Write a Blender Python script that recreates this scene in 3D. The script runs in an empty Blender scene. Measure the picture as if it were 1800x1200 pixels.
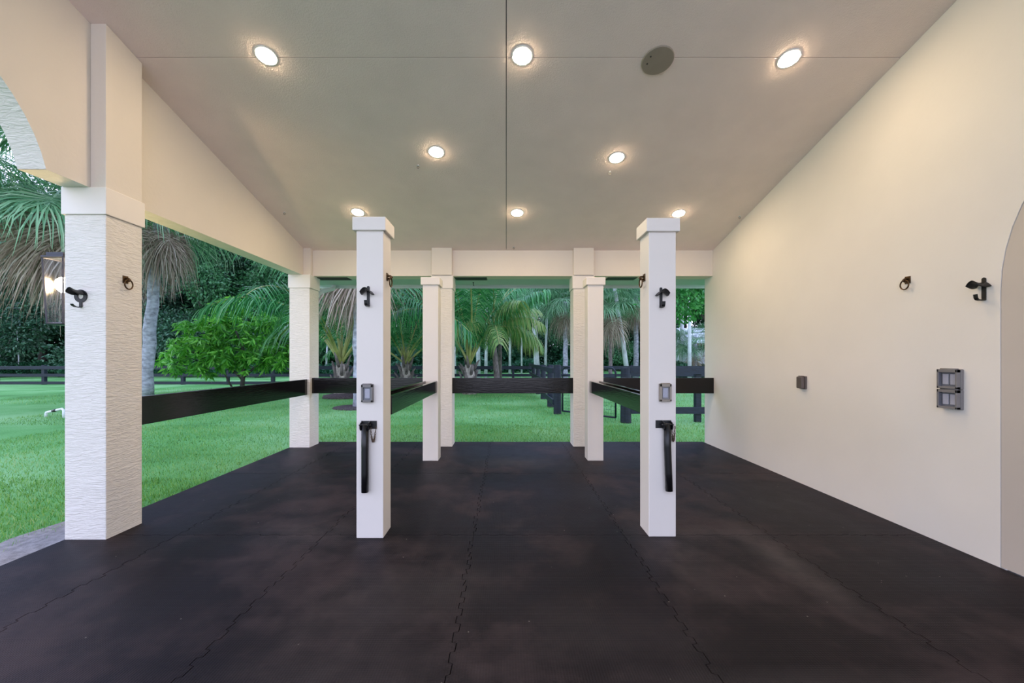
import bpy, math, random
import numpy as np
from mathutils import Vector, Matrix
R = math.radians
H = 1.4            # eye height; the barn was measured in eye heights
F = 730.0          # focal length in pixels of the 1800 px frame
SC = bpy.context.scene
COL = SC.collection

# ------------------------------------------------------------------ camera, sky, exposure
cd = bpy.data.cameras.new('camera')
cam = bpy.data.objects.new('camera', cd); COL.objects.link(cam)
cam.location = (0, 0, H); cam.rotation_euler = (R(90), 0, 0)
cd.sensor_width = 36; cd.lens = 36 * F / 1800
cd.shift_x = 10 / 1800; cd.shift_y = 30 / 1800
cd.clip_start = .05; cd.clip_end = 400
SC.camera = cam
SC.view_settings.view_transform = 'Standard'
SC.view_settings.look = 'None'
SC.view_settings.exposure = 0.12
SC.view_settings.gamma = 1
SC.view_settings.use_curve_mapping = False
w = bpy.data.worlds.new('dusk_sky'); SC.world = w; w.use_nodes = True
nt = w.node_tree; bg = nt.nodes['Background']
tc = nt.nodes.new('ShaderNodeTexCoord'); sx = nt.nodes.new('ShaderNodeSeparateXYZ')
rp = nt.nodes.new('ShaderNodeValToRGB')
nt.links.new(tc.outputs['Generated'], sx.inputs[0]); nt.links.new(sx.outputs['Z'], rp.inputs[0])
rp.color_ramp.elements[0].position = 0.0; rp.color_ramp.elements[0].color = (.80, .83, 1.0, 1)
rp.color_ramp.elements[1].position = 0.8; rp.color_ramp.elements[1].color = (.50, .60, 1.0, 1)
nt.links.new(rp.outputs[0], bg.inputs[0]); bg.inputs[1].default_value = 2.6
LAMP = 235.0       # radiance of the ceiling lamps
LANTERN = 260.0

# ------------------------------------------------------------------ helpers
def at(px, py, Y):
    return Vector(((px - 890) / F * Y, Y, H - (py - 630) / F * Y))

class MB:
    def __init__(s): s.v = []; s.f = []
    def add(s, vs, fs):
        n = len(s.v); s.v += [tuple(p) for p in vs]; s.f += [tuple(i + n for i in f) for f in fs]; return s
    def box(s, x0, x1, y0, y1, z0, z1, M=None):
        vs = [Vector((x, y, z)) for z in (z0, z1) for y in (y0, y1) for x in (x0, x1)]
        if M is not None: vs = [M @ p for p in vs]
        return s.add(vs, [(0, 2, 3, 1), (4, 5, 7, 6), (0, 1, 5, 4), (2, 6, 7, 3), (0, 4, 6, 2), (1, 3, 7, 5)])
    def tube(s, pts, r, n=8, caps=True, closed=False):
        pts = [Vector(p) for p in pts]; m = len(pts)
        rs = r if isinstance(r, (list, tuple)) else [r] * m
        vs = []; ref = None
        for i, p in enumerate(pts):
            if closed: t = pts[(i + 1) % m] - pts[i - 1]
            else: t = pts[min(i + 1, m - 1)] - pts[max(i - 1, 0)]
            t.normalize()
            if ref is None:
                ref = Vector((0, 0, 1)) if abs(t.z) < .9 else Vector((1, 0, 0))
            a = (ref - t * ref.dot(t)).normalized(); ref = a; b = t.cross(a)
            for k in range(n):
                q = 2 * math.pi * k / n
                vs.append(p + (a * math.cos(q) + b * math.sin(q)) * rs[i])
        fs = []
        for i in range(m if closed else m - 1):
            j = (i + 1) % m
            for k in range(n):
                fs.append((i * n + k, i * n + (k + 1) % n, j * n + (k + 1) % n, j * n + k))
        if caps and not closed:
            fs.append(tuple(range(n))[::-1]); fs.append(tuple((m - 1) * n + k for k in range(n)))
        return s.add(vs, fs)
    def prism(s, poly, d0, d1, fn):
        """poly of (a,b), extruded from d0 to d1; fn(a,b,d) -> point"""
        n = len(poly)
        vs = [fn(a, b, d0) for a, b in poly] + [fn(a, b, d1) for a, b in poly]
        fs = [tuple(range(n))[::-1], tuple(range(n, 2 * n))] + [(i, (i + 1) % n, n + (i + 1) % n, n + i) for i in range(n)]
        return s.add(vs, fs)
    def lathe(s, prof, n=24, M=None):
        """prof of (r,z) around z"""
        vs = []
        for r_, z in prof:
            for k in range(n):
                q = 2 * math.pi * k / n; p = Vector((r_ * math.cos(q), r_ * math.sin(q), z))
                vs.append(M @ p if M is not None else p)
        fs = []
        for i in range(len(prof) - 1):
            for k in range(n):
                fs.append((i * n + k, i * n + (k + 1) % n, (i + 1) * n + (k + 1) % n, (i + 1) * n + k))
        fs.append(tuple(range(n))[::-1]); fs.append(tuple((len(prof) - 1) * n + k for k in range(n)))
        return s.add(vs, fs)
    def build(s, name, mat, parent=None, smooth=False, bevel=0, seg=2):
        off = parent_origin(parent)
        me = bpy.data.meshes.new(name)
        me.from_pydata([(a - off.x, b - off.y, c - off.z) for a, b, c in s.v], [], s.f)
        me.validate()
        o = link(name, me, mat, parent)
        import bmesh
        bm = bmesh.new(); bm.from_mesh(me); bmesh.ops.recalc_face_normals(bm, faces=bm.faces); bm.to_mesh(me); bm.free()
        if smooth:
            for p in me.polygons: p.use_smooth = True
        if bevel:
            b = o.modifiers.new('bevel', 'BEVEL'); b.width = bevel; b.segments = seg; b.limit_method = 'ANGLE'
        return o

def parent_origin(p):
    v = Vector((0, 0, 0))
    while p is not None: v += p.location; p = p.parent
    return v

def link(name, me, mat, parent=None):
    if mat is not None and len(me.materials) == 0: me.materials.append(mat)
    o = bpy.data.objects.new(name, me); COL.objects.link(o)
    if parent is not None: o.parent = parent
    return o

def npmesh(name, V, Q):
    """V (n,3) float, Q (m,4) or (m,3) int"""
    me = bpy.data.meshes.new(name); V = np.asarray(V, np.float32); Q = np.asarray(Q, np.int32); k = Q.shape[1]
    me.vertices.add(len(V)); me.vertices.foreach_set('co', V.ravel())
    me.loops.add(Q.size); me.loops.foreach_set('vertex_index', Q.ravel())
    me.polygons.add(len(Q)); me.polygons.foreach_set('loop_start', np.arange(0, Q.size, k, dtype=np.int32))
    me.update(calc_edges=True); me.validate()
    return me

def tag(o, label=None, cat=None, group=None, kind=None):
    if label: o['label'] = label
    if cat: o['category'] = cat
    if group: o['group'] = group
    if kind: o['kind'] = kind
    return o
def thing(name, loc, label, cat, group=None):
    o = bpy.data.objects.new(name, None); COL.objects.link(o); o.location = loc; o.empty_display_size = .1
    return tag(o, label, cat, group)
def copy_tree(o, parent=None):
    c = o.copy(); COL.objects.link(c); c.parent = parent
    for ch in list(o.children): copy_tree(ch, c)
    return c

# ------------------------------------------------------------------ materials
def newmat(name):
    m = bpy.data.materials.new(name); m.use_nodes = True
    return m, m.node_tree, m.node_tree.nodes['Principled BSDF']
def N(nt, t, **kw):
    n = nt.nodes.new(t)
    for k, v in kw.items(): setattr(n, k, v)
    return n
def noise(nt, scale, detail=3, vec=None, rough=.5):
    n = N(nt, 'ShaderNodeTexNoise'); n.inputs['Scale'].default_value = scale; n.inputs['Detail'].default_value = detail
    n.inputs['Roughness'].default_value = rough
    if vec is not None: nt.links.new(vec, n.inputs['Vector'])
    return n
def coords(nt, scale=(1, 1, 1)):
    tc = N(nt, 'ShaderNodeTexCoord'); mp = N(nt, 'ShaderNodeMapping'); mp.inputs['Scale'].default_value = scale
    nt.links.new(tc.outputs['Object'], mp.inputs[0]); return mp.outputs[0]
def ramp(nt, fac, cols):
    r = N(nt, 'ShaderNodeValToRGB'); e = r.color_ramp.elements
    while len(e) < len(cols): e.new(.5)
    for i, (p, c) in enumerate(cols): e[i].position = p; e[i].color = (*c, 1)
    nt.links.new(fac, r.inputs[0]); return r.outputs[0]
def bump(nt, b, h, strength, dist=.01):
    n = N(nt, 'ShaderNodeBump'); n.inputs['Strength'].default_value = strength; n.inputs['Distance'].default_value = dist
    nt.links.new(h, n.inputs['Height']); nt.links.new(n.outputs[0], b.inputs['Normal'])
def simple(name, col, rough=.5, metal=0, var=.15, scale=8, bmp=0, bscale=60, stretch=(1, 1, 1), emis=None, es=0, spec=.5):
    m, nt, b = newmat(name); v = coords(nt, stretch)
    if emis:
        b.inputs['Emission Color'].default_value = (*emis, 1); b.inputs['Emission Strength'].default_value = es
    nz = noise(nt, scale, 4, v)
    lo = tuple(c * (1 - var) for c in col); hi = tuple(min(1, c * (1 + var)) for c in col)
    nt.links.new(ramp(nt, nz.outputs[0], [(.3, lo), (.7, hi)]), b.inputs['Base Color'])
    b.inputs['Roughness'].default_value = rough; b.inputs['Metallic'].default_value = metal
    b.inputs['Specular IOR Level'].default_value = spec
    if bmp:
        bump(nt, b, noise(nt, bscale, 4, v).outputs[0], bmp)
    return m

M = {}
M['paint'] = simple('smooth_wall_paint', (.80, .745, .67), .75, var=.02, scale=2, bmp=.12, bscale=14)
M['post_paint'] = simple('white_post_paint', (.83, .765, .70), .5, var=.015, scale=3, bmp=.06, bscale=20)
M['beam_paint'] = simple('beam_paint', (.76, .685, .60), .75, var=.02, scale=2, bmp=.15, bscale=30)
M['ceiling'] = simple('ceiling_board', (.93, .795, .735), .85, var=.03, scale=3, bmp=.35, bscale=90)
M['dark_gap'] = simple('dark_gap', (.05, .045, .04), .9)
M['panel_tan'] = simple('panel_darker_tan', (.56, .49, .42), .6, var=.03, scale=2)  # arched panel on the right wall: even tan, darker than the wall paint
def stucco():
    m, nt, b = newmat('trowelled_stucco'); b.inputs['Roughness'].default_value = .8
    v = coords(nt, (1, 1, 3.5)); n1 = noise(nt, 22, 6, v, .6)
    nt.links.new(ramp(nt, n1.outputs[0], [(.3, (.80, .745, .67)), (.7, (.86, .805, .735))]), b.inputs['Base Color'])
    w_ = N(nt, 'ShaderNodeTexNoise'); w_.inputs['Scale'].default_value = 11; w_.inputs['Detail'].default_value = 8
    w_.inputs['Distortion'].default_value = 1.2; nt.links.new(coords(nt, (1, 1, 5)), w_.inputs['Vector'])
    bump(nt, b, w_.outputs[0], .6, .02); return m
M['stucco'] = stucco()
def black_board():
    m, nt, b = newmat('black_painted_board'); v = coords(nt, (1.5, 1.5, 30))
    n = noise(nt, 4, 5, v)
    nt.links.new(ramp(nt, n.outputs[0], [(.35, (.003, .003, .0035)), (.75, (.010, .008, .0075))]), b.inputs['Base Color'])
    b.inputs['Roughness'].default_value = .1; b.inputs['Specular IOR Level'].default_value = .4
    bump(nt, b, n.outputs[0], .25, .004); return m
M['board'] = black_board()
def fence_black():
    m, nt, b = newmat('weathered_black_fence'); v = coords(nt, (1, 1, 6)); n = noise(nt, 6, 5, v)
    nt.links.new(ramp(nt, n.outputs[0], [(.35, (.003, .007, .015)), (.75, (.010, .020, .042))]), b.inputs['Base Color'])
    b.inputs['Roughness'].default_value = .6; return m
M['fence'] = fence_black()
def rubber():
    m, nt, b = newmat('rubber_mat'); tc = N(nt, 'ShaderNodeTexCoord')
    mp = N(nt, 'ShaderNodeMapping'); nt.links.new(tc.outputs['Object'], mp.inputs[0])
    oi = N(nt, 'ShaderNodeObjectInfo')
    n1 = noise(nt, .9, 7, mp.outputs[0], .62); n2 = noise(nt, 5, 6, mp.outputs[0], .7)
    mx = N(nt, 'ShaderNodeMath', operation='MULTIPLY_ADD'); nt.links.new(n2.outputs[0], mx.inputs[0]); mx.inputs[1].default_value = .35
    nt.links.new(n1.outputs[0], mx.inputs[2])
    a2 = N(nt, 'ShaderNodeMath', operation='MULTIPLY_ADD'); nt.links.new(oi.outputs['Random'], a2.inputs[0]); a2.inputs[1].default_value = .05
    nt.links.new(mx.outputs[0], a2.inputs[2])
    base = ramp(nt, a2.outputs[0], [(.50, (.005, .0028, .0016)), (.68, (.010, .006, .004)), (.84, (.036, .024, .021))])
    # small pale specks of dust
    vo = N(nt, 'ShaderNodeTexVoronoi'); vo.inputs['Scale'].default_value = 7; nt.links.new(mp.outputs[0], vo.inputs['Vector'])
    lt = N(nt, 'ShaderNodeMath', operation='LESS_THAN'); nt.links.new(vo.outputs['Distance'], lt.inputs[0]); lt.inputs[1].default_value = .03
    mc = N(nt, 'ShaderNodeMix', data_type='RGBA'); nt.links.new(lt.outputs[0], mc.inputs[0]); nt.links.new(base, mc.inputs[6])
    mc.inputs[7].default_value = (.22, .2, .17, 1)
    # dusty patches and scuffs left on the mats
    prev = mc.outputs[2]
    for X_, Y_, rx, ry, st in ((1.93, 2.9, .16, .62, .5), (1.62, 3.35, .35, .12, .32), (1.2, 3.2, .22, .7, .3), (-.75, 2.2, .5, .5, .3), (-.45, 2.55, .5, .3, .22), (.45, 2.1, .6, .35, .22), (-1.6, 3.35, .5, .25, .22), (.1, 5.6, .5, .3, .3), (-3.05, 2.15, .12, .1, .5), (1.3, 1.75, .9, .12, .35), (-.6, 1.75, .7, .25, .28)):
        m2 = N(nt, 'ShaderNodeMapping'); m2.inputs['Location'].default_value = (-X_ / rx, -Y_ / ry, 0); m2.inputs['Scale'].default_value = (1 / rx, 1 / ry, 0)
        nt.links.new(tc.outputs['Object'], m2.inputs[0]); ln = N(nt, 'ShaderNodeVectorMath', operation='LENGTH'); nt.links.new(m2.outputs[0], ln.inputs[0])
        mr = N(nt, 'ShaderNodeMapRange'); nt.links.new(ln.outputs['Value'], mr.inputs[0]); mr.inputs[1].default_value = 1.3; mr.inputs[2].default_value = 0; mr.inputs[4].default_value = st * 1.6
        mu = N(nt, 'ShaderNodeMath', operation='MULTIPLY'); nt.links.new(mr.outputs[0], mu.inputs[0]); nt.links.new(n2.outputs[0], mu.inputs[1])
        mm = N(nt, 'ShaderNodeMix', data_type='RGBA'); nt.links.new(mu.outputs[0], mm.inputs[0]); nt.links.new(prev, mm.inputs[6]); mm.inputs[7].default_value = (.095, .078, .07, 1)
        prev = mm.outputs[2]
    nt.links.new(prev, b.inputs['Base Color'])
    nt.links.new(ramp(nt, n1.outputs[0], [(.3, (.42,) * 3), (.7, (.60,) * 3)]), b.inputs['Roughness'])
    b.inputs['Specular IOR Level'].default_value = .16; b.inputs['Specular Tint'].default_value = (.20, .34, 1.0, 1)
    ck = N(nt, 'ShaderNodeTexVoronoi'); ck.inputs['Scale'].default_value = 75; ck.inputs['Randomness'].default_value = 0
    nt.links.new(mp.outputs[0], ck.inputs['Vector'])
    ad = N(nt, 'ShaderNodeMath', operation='MULTIPLY_ADD'); nt.links.new(ck.outputs['Distance'], ad.inputs[0]); ad.inputs[1].default_value = -.7
    nt.links.new(n2.outputs[0], ad.inputs[2])
    bump(nt, b, ad.outputs[0], .5, .006); return m
M['rubber'] = rubber()
M['concrete'] = simple('concrete', (.045, .042, .04), .9, var=.2, bmp=.2)
M['bronze'] = simple('bronzed_iron', (.10, .055, .025), .4, .8, var=.4, scale=40)
M['black_metal'] = simple('black_coated_metal', (.006, .006, .007), .35, .0, var=.2)
M['hook_metal'] = simple('black_forged_iron', (.012, .011, .011), .42, .3, var=.3, scale=50)
M['chain'] = simple('tarnished_chain', (.16, .11, .08), .4, .9, var=.3, scale=60)
M['grey_plastic'] = simple('smoky_plastic', (.20, .185, .18), .25, var=.06)
M['beige_plastic'] = simple('beige_smoky_plastic', (.30, .25, .20), .25, var=.06)
M['dark_plastic'] = simple('bronze_plastic', (.11, .085, .075), .4, var=.08)
M['device'] = simple('pale_switch_plastic', (.55, .5, .48), .35, var=.03)
M['white_plastic'] = simple('white_plastic', (.75, .76, .78), .4, var=.03)
M['soffit'] = simple('soffit_paint', (.50, .56, .56), .6, var=.02)
M['gutter'] = simple('gutter_metal', (.62, .68, .69), .4, var=.02)
M['plate'] = simple('tan_cover_plate', (.33, .28, .225), .7, var=.04)
M['lens'] = simple('lamp_lens', (.9, .9, .9), .4, emis=(1.0, .76, .50), es=LAMP, var=0)
M['bulb'] = simple('lantern_bulb', (.9, .8, .6), .4, emis=(1.0, .66, .34), es=LANTERN, var=0)
M['lantern_metal'] = simple('lantern_metal', (.03, .035, .05), .35, .4, var=.1)
def glass():
    m, nt, b = newmat('clear_glass'); b.inputs['Base Color'].default_value = (.95, .97, 1, 1)
    tr = N(nt, 'ShaderNodeBsdfTransparent'); gl = N(nt, 'ShaderNodeBsdfGlossy'); gl.inputs['Roughness'].default_value = .3
    mx = N(nt, 'ShaderNodeMixShader'); mx.inputs[0].default_value = .03
    tr.inputs[0].default_value = (.93, .95, 1, 1)
    nt.links.new(tr.outputs[0], mx.inputs[1]); nt.links.new(gl.outputs[0], mx.inputs[2])
    nt.links.new(mx.outputs[0], nt.nodes['Material Output'].inputs[0]); return m
M['glass'] = glass()

def leafmat(name, cols, rough=.5, trans=.25):
    m, nt, b = newmat(name); g = N(nt, 'ShaderNodeNewGeometry')
    v = coords(nt); n = noise(nt, .6, 3, v)
    ad = N(nt, 'ShaderNodeMath', operation='MULTIPLY_ADD'); nt.links.new(g.outputs['Random Per Island'], ad.inputs[0]); ad.inputs[1].default_value = .55
    sb = N(nt, 'ShaderNodeMath', operation='MULTIPLY_ADD'); nt.links.new(n.outputs[0], sb.inputs[0]); sb.inputs[1].default_value = .9; sb.inputs[2].default_value = -.22
    nt.links.new(sb.outputs[0], ad.inputs[2])
    k = len(cols); c = ramp(nt, ad.outputs[0], [(.12 + .76 * i / (k - 1), cc) for i, cc in enumerate(cols)])
    nt.links.new(c, b.inputs['Base Color']); b.inputs['Roughness'].default_value = rough
    tl = N(nt, 'ShaderNodeBsdfTranslucent'); nt.links.new(c, tl.inputs[0]); mx = N(nt, 'ShaderNodeMixShader'); mx.inputs[0].default_value = trans
    nt.links.new(b.outputs[0], mx.inputs[1]); nt.links.new(tl.outputs[0], mx.inputs[2]); nt.links.new(mx.outputs[0], nt.nodes['Material Output'].inputs[0])
    return m
M['leaf_dark'] = leafmat('dark_leaves', [(.010, .035, .022), (.022, .080, .042), (.06, .17, .09), (.15, .30, .20)], .38, .2)
M['leaf_mid'] = leafmat('mid_leaves', [(.015, .07, .03), (.045, .17, .06), (.12, .33, .14)], .38, .25)
M['leaf_mango'] = leafmat('bright_leaves', [(.03, .16, .02), (.07, .34, .03), (.16, .52, .05), (.25, .62, .09)])
M['leaf_bright'] = leafmat('bright_small_leaves', [(.02, .14, .03), (.05, .30, .06), (.12, .42, .10)])
M['leaf_feather'] = leafmat('feathery_foliage', [(.05, .18, .08), (.13, .36, .18), (.30, .56, .32)])
M['leaf_under'] = leafmat('undergrowth_leaves', [(.012, .06, .03), (.03, .15, .07), (.09, .28, .15)])
M['frond_coco'] = leafmat('coconut_frond', [(.012, .10, .035), (.03, .20, .05), (.08, .33, .09), (.22, .46, .22)], .35)
M['frond_yellow'] = leafmat('yellowing_frond', [(.05, .18, .05), (.12, .30, .07), (.26, .38, .10), (.36, .38, .16)], .4)
M['frond_fan'] = leafmat('fan_frond', [(.03, .11, .05), (.08, .24, .10), (.20, .40, .2), (.42, .54, .34)], .4)
M['frond_dead'] = leafmat('dead_frond', [(.08, .055, .04), (.27, .20, .15), (.50, .41, .33), (.70, .64, .58)], .8, .1)
M['petiole'] = simple('yellow_petiole', (.32, .34, .11), .45, var=.3, scale=5)
M['bark'] = simple('rough_bark', (.16, .135, .13), .9, var=.6, scale=9, bmp=.8, bscale=18, stretch=(1, 1, .6))
M['palm_bark'] = simple('grey_palm_bark', (.36, .37, .43), .9, var=.45, scale=6, bmp=.9, bscale=22, stretch=(1, 1, 1.6))
M['pale_bark'] = simple('pale_bark', (.60, .63, .68), .8, var=.25, scale=5, bmp=.4, stretch=(1, 1, .5))
M['dark_bark'] = simple('dark_bark', (.05, .045, .04), .9, var=.4, scale=5, bmp=.4)
M['boots'] = simple('palm_boots', (.40, .35, .31), .9, var=.6, scale=7, bmp=.8)
M['mulch'] = simple('mulch', (.055, .04, .042), .95, var=.6, scale=25, bmp=.9, bscale=50)
M['dirt'] = simple('sandy_dirt', (.25, .235, .235), .95, var=.3, scale=20, bmp=.6, bscale=70)
M['house'] = simple('pale_house_wall', (.72, .75, .82), .8, var=.04)
M['roof_red'] = simple('dark_red_trim', (.14, .03, .035), .7)
M['window_dark'] = simple('window_glass_dark', (.03, .04, .05), .1)
def lawn():
    m, nt, b = newmat('lawn'); v = coords(nt); n1 = noise(nt, .35, 5, v); n2 = noise(nt, 40, 4, v, .7)
    ad = N(nt, 'ShaderNodeMath', operation='MULTIPLY_ADD'); nt.links.new(n2.outputs[0], ad.inputs[0]); ad.inputs[1].default_value = .6; nt.links.new(n1.outputs[0], ad.inputs[2])
    c = ramp(nt, ad.outputs[0], [(.5, (.035, .14, .025)), (.75, (.115, .36, .095)), (1.0, (.27, .54, .23))])
    nt.links.new(c, b.inputs['Base Color']); b.inputs['Roughness'].default_value = .85; b.inputs['Specular IOR Level'].default_value = .2
    bump(nt, b, n2.outputs[0], .8, .04); return m
M['lawn'] = lawn()
M['blades'] = leafmat('grass_blades', [(.02, .09, .008), (.09, .30, .03), (.22, .46, .09), (.46, .54, .24)], .55, .3)

# ------------------------------------------------------------------ setting: ground
XL, XLo, XR = -2.30 * H, -2.443 * H, 2.365 * H      # left wall inner / outer, right wall
XC = -2.214 * H                                       # inner face of the left columns
YB, YBo = 4.756 * H, 4.95 * H                         # rear beam inner / outer
YE = 5.0 * H                                          # rear edge of the mats
ZG = -.05
def region(x, y):
    px = 890 + x / y * F
    return ('left of the lantern column', 'seen through the left opening', 'seen in the left rear openings', 'seen in the middle rear opening', 'seen in the right rear openings')[sum(px > q for q in (181, 528, 782, 1035))]
def struct(o): o['kind'] = 'structure'; return o
def ceil_z(y): return H + 2.4236 * H - (182 / F) * y
random.seed(4)
m = MB()
m.add([(-70, -14, ZG), (XLo - .02, -14, ZG), (XLo - .02, YE, ZG), (-70, YE, ZG), (-70, 90, ZG), (60, 90, ZG), (60, YE, ZG), (XR + .35, YE, ZG), (XR + .35, -14, ZG), (60, -14, ZG)],
      [(0, 1, 2, 3), (3, 2, 7, 6, 5, 4), (7, 8, 9, 6)])
o = struct(m.build('lawn', M['lawn']))
m = MB().box(XLo, XR + .25, -13.9, YE - .01, -.25, -.018)
struct(m.build('floor', M['concrete']))
# bare dirt beside the mats at the near left
m = MB(); pl = []
for i in range(41):
    y = -3 + i * .17
    wd = .47 * max(0, min(1, (4.3 - y) / .6)) + .02 + .03 * math.sin(i * 1.9) * (y < 3.8)
    pl.append((XLo - wd, y))
poly = pl + [(XLo, y) for _, y in pl[::-1]]
m.prism(poly, ZG - .01, ZG + .022, lambda a, b, d: Vector((a, b, d)))
struct(tag(m.build('dirt_strip', M['dirt']), None, None))

# rubber mats, interlocking
sx_ = [XLo, -1.865 * H, -1.03 * H, -.187 * H, .665 * H, 1.495 * H, XR]
sy_ = [-.18 * H, 1.085 * H, 2.355 * H, 3.625 * H, YE]
rnd = random.Random(11)
def seam(length, s):
    """a jigsaw edge as offsets along the length"""
    r = random.Random(s); pts = [(0, 0)]; t = .06; side = 1
    while t < length - .12:
        a = r.uniform(.05, .075); dth = r.uniform(.012, .020) * side
        pts += [(t, -dth * .4), (t + .008, dth), (t + a, dth * 1.15), (t + a + .006, -dth * .4)]
        t += a + r.uniform(.05, .08); side = -side if r.random() < .25 else side
    pts.append((length, 0)); return pts
def edge(i0, j0, vert):
    """polyline of the seam from grid node (i0,j0) upward or rightward"""
    a = (sx_[i0], sy_[j0]); b = (sx_[i0], sy_[j0 + 1]) if vert else (sx_[i0 + 1], sy_[j0])
    L = (b[1] - a[1]) if vert else (b[0] - a[0])
    outer = (vert and i0 in (0, len(sx_) - 1)) or (not vert and j0 in (0, len(sy_) - 1))
    pts = [(0, 0), (L, 0)] if outer else seam(L, i0 * 17 + j0 * 5 + vert)
    if not vert and not outer: pts = [(t, d * .6) for t, d in pts]
    return [(a[0] + d, a[1] + t) if vert else (a[0] + t, a[1] + d) for t, d in pts]
rowname = ['row nearest the viewer', 'second row, before the front posts', 'row behind the front posts', 'rear row by the back lawn']
colname = ['leftmost', 'second from left', 'third from left', 'fourth from left', 'fifth from left', 'against the right wall']
g = .0022
for j in range(len(sy_) - 1):
    for i in range(len(sx_) - 1):
        b_ = edge(i, j, 0); r_ = edge(i + 1, j, 1); t_ = edge(i, j + 1, 0)[::-1]; l_ = edge(i, j, 1)[::-1]
        P = b_[:-1] + r_[:-1] + t_[:-1] + l_[:-1]
        n = len(P); Q = []
        for k in range(n):
            p0, p1, p2 = P[k - 1], P[k], P[(k + 1) % n]
            d = Vector((p2[0] - p0[0], p2[1] - p0[1])); 
            if d.length < 1e-6: d = Vector((1, 0))
            d.normalize(); Q.append((p1[0] - d.y * g, p1[1] + d.x * g))
        m = MB().prism(Q, -.018, 0, lambda a, b, d: Vector((a, b, d)))
        cx, cy = (sx_[i] + sx_[i + 1]) / 2, (sy_[j] + sy_[j + 1]) / 2
        o = m.build('rubber_mat', M['rubber'])
        tag(o, 'black rubber mat, %s, %s' % (rowname[j], colname[i]), 'rubber mat', 'interlocking rubber floor mats')
# ------------------------------------------------------------------ setting: walls, beams, ceiling
ZB = H + .945 * H       # underside of the beams
m = MB()
# left wall above the opening, pierced by an arch; profile in (Y, Z)
cyA, czA, rA = 1.375 * H, H + .78 * H, .72 * H
prof = [(YBo, ZB), (2.073 * H, ZB)]
a0 = math.asin((ZB - czA) / rA)
for k in range(25):
    a = a0 + (math.pi - 2 * a0) * k / 24
    prof.append((cyA + rA * math.cos(a), czA + rA * math.sin(a)))
ye = .677 * H - .55 * H
prof += [(cyA - rA * math.cos(a0), ZB), (ye, ZB), (ye, ceil_z(ye) + .02), (YBo, ceil_z(YBo) + .02)]
m.prism(prof, XLo, XL, lambda a, b, d: Vector((d, a, b)))
o = m.build('wall_left', M['beam_paint'])
o.data.materials.append(M['stucco'])
for p_ in o.data.polygons:
    if p_.normal.x < .5: p_.material_index = 1
struct(o)
m = MB().prism([(YB, ZB), (YBo, ZB), (YBo, ceil_z(YBo) + .028), (YB, ceil_z(YB) + .028)], XL, XR, lambda a, b, d: Vector((d, a, b)))
struct(m.build('wall_back', M['beam_paint'], bevel=.004))
# right wall with an arched door recess at the near end; profile in (Y, Z)
yj = 1.989 * H
prof = [(YBo, ZG), (yj, ZG), (yj, H + .32 * H)]
rr = .62 * H
for k in range(1, 25):
    a = math.pi * k / 24
    prof.append((yj - rr + rr * math.cos(a), H + .32 * H + rr * 1.25 * math.sin(a)))
prof += [(yj - 2 * rr, ZG), (-1.4, ZG), (-1.4, ceil_z(-1.4) + .02), (YBo, ceil_z(YBo) + .02)]
m = MB().prism(prof, XR, XR + .22, lambda a, b, d: Vector((d, a, b)))
struct(m.build('wall_right', M['paint']))
# arched panel closing the recess, a little proud, darker tan than the wall
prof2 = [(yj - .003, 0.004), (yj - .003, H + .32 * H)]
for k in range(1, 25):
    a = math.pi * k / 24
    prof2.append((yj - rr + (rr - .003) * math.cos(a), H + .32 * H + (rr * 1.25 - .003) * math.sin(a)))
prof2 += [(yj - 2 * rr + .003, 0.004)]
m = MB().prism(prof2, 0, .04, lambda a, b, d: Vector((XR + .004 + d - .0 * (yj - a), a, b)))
struct(m.build('panel_1', M['panel_tan']))

# ceiling: four boards with open joints under a dark deck
YF = -1.9
m = MB(); gj = .0035; Ys = 2.488 * H
def slab(m, x0, x1, y0, y1, t0, t1):
    vs = [(x0, y0, ceil_z(y0) + t0), (x1, y0, ceil_z(y0) + t0), (x1, y1, ceil_z(y1) + t0), (x0, y1, ceil_z(y1) + t0)]
    vs += [(a, b, c + t1 - t0) for a, b, c in vs]
    m.add(vs, [(0, 1, 2, 3), (7, 6, 5, 4), (0, 4, 5, 1), (1, 5, 6, 2), (2, 6, 7, 3), (3, 7, 4, 0)])
for x0, x1 in ((XL + .001, -gj), (gj, XR - .001)):
    for y0, y1 in ((YF, Ys - gj), (Ys + gj, YB + .0)):
        slab(m, x0, x1, y0, y1, 0, .018)
struct(m.build('ceiling', M['ceiling']))
m = MB(); slab(m, XLo - .55, XR + .3, YF - .1, YBo + .02, .034, .16)
struct(m.build('roof_deck', M['dark_gap']))
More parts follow.
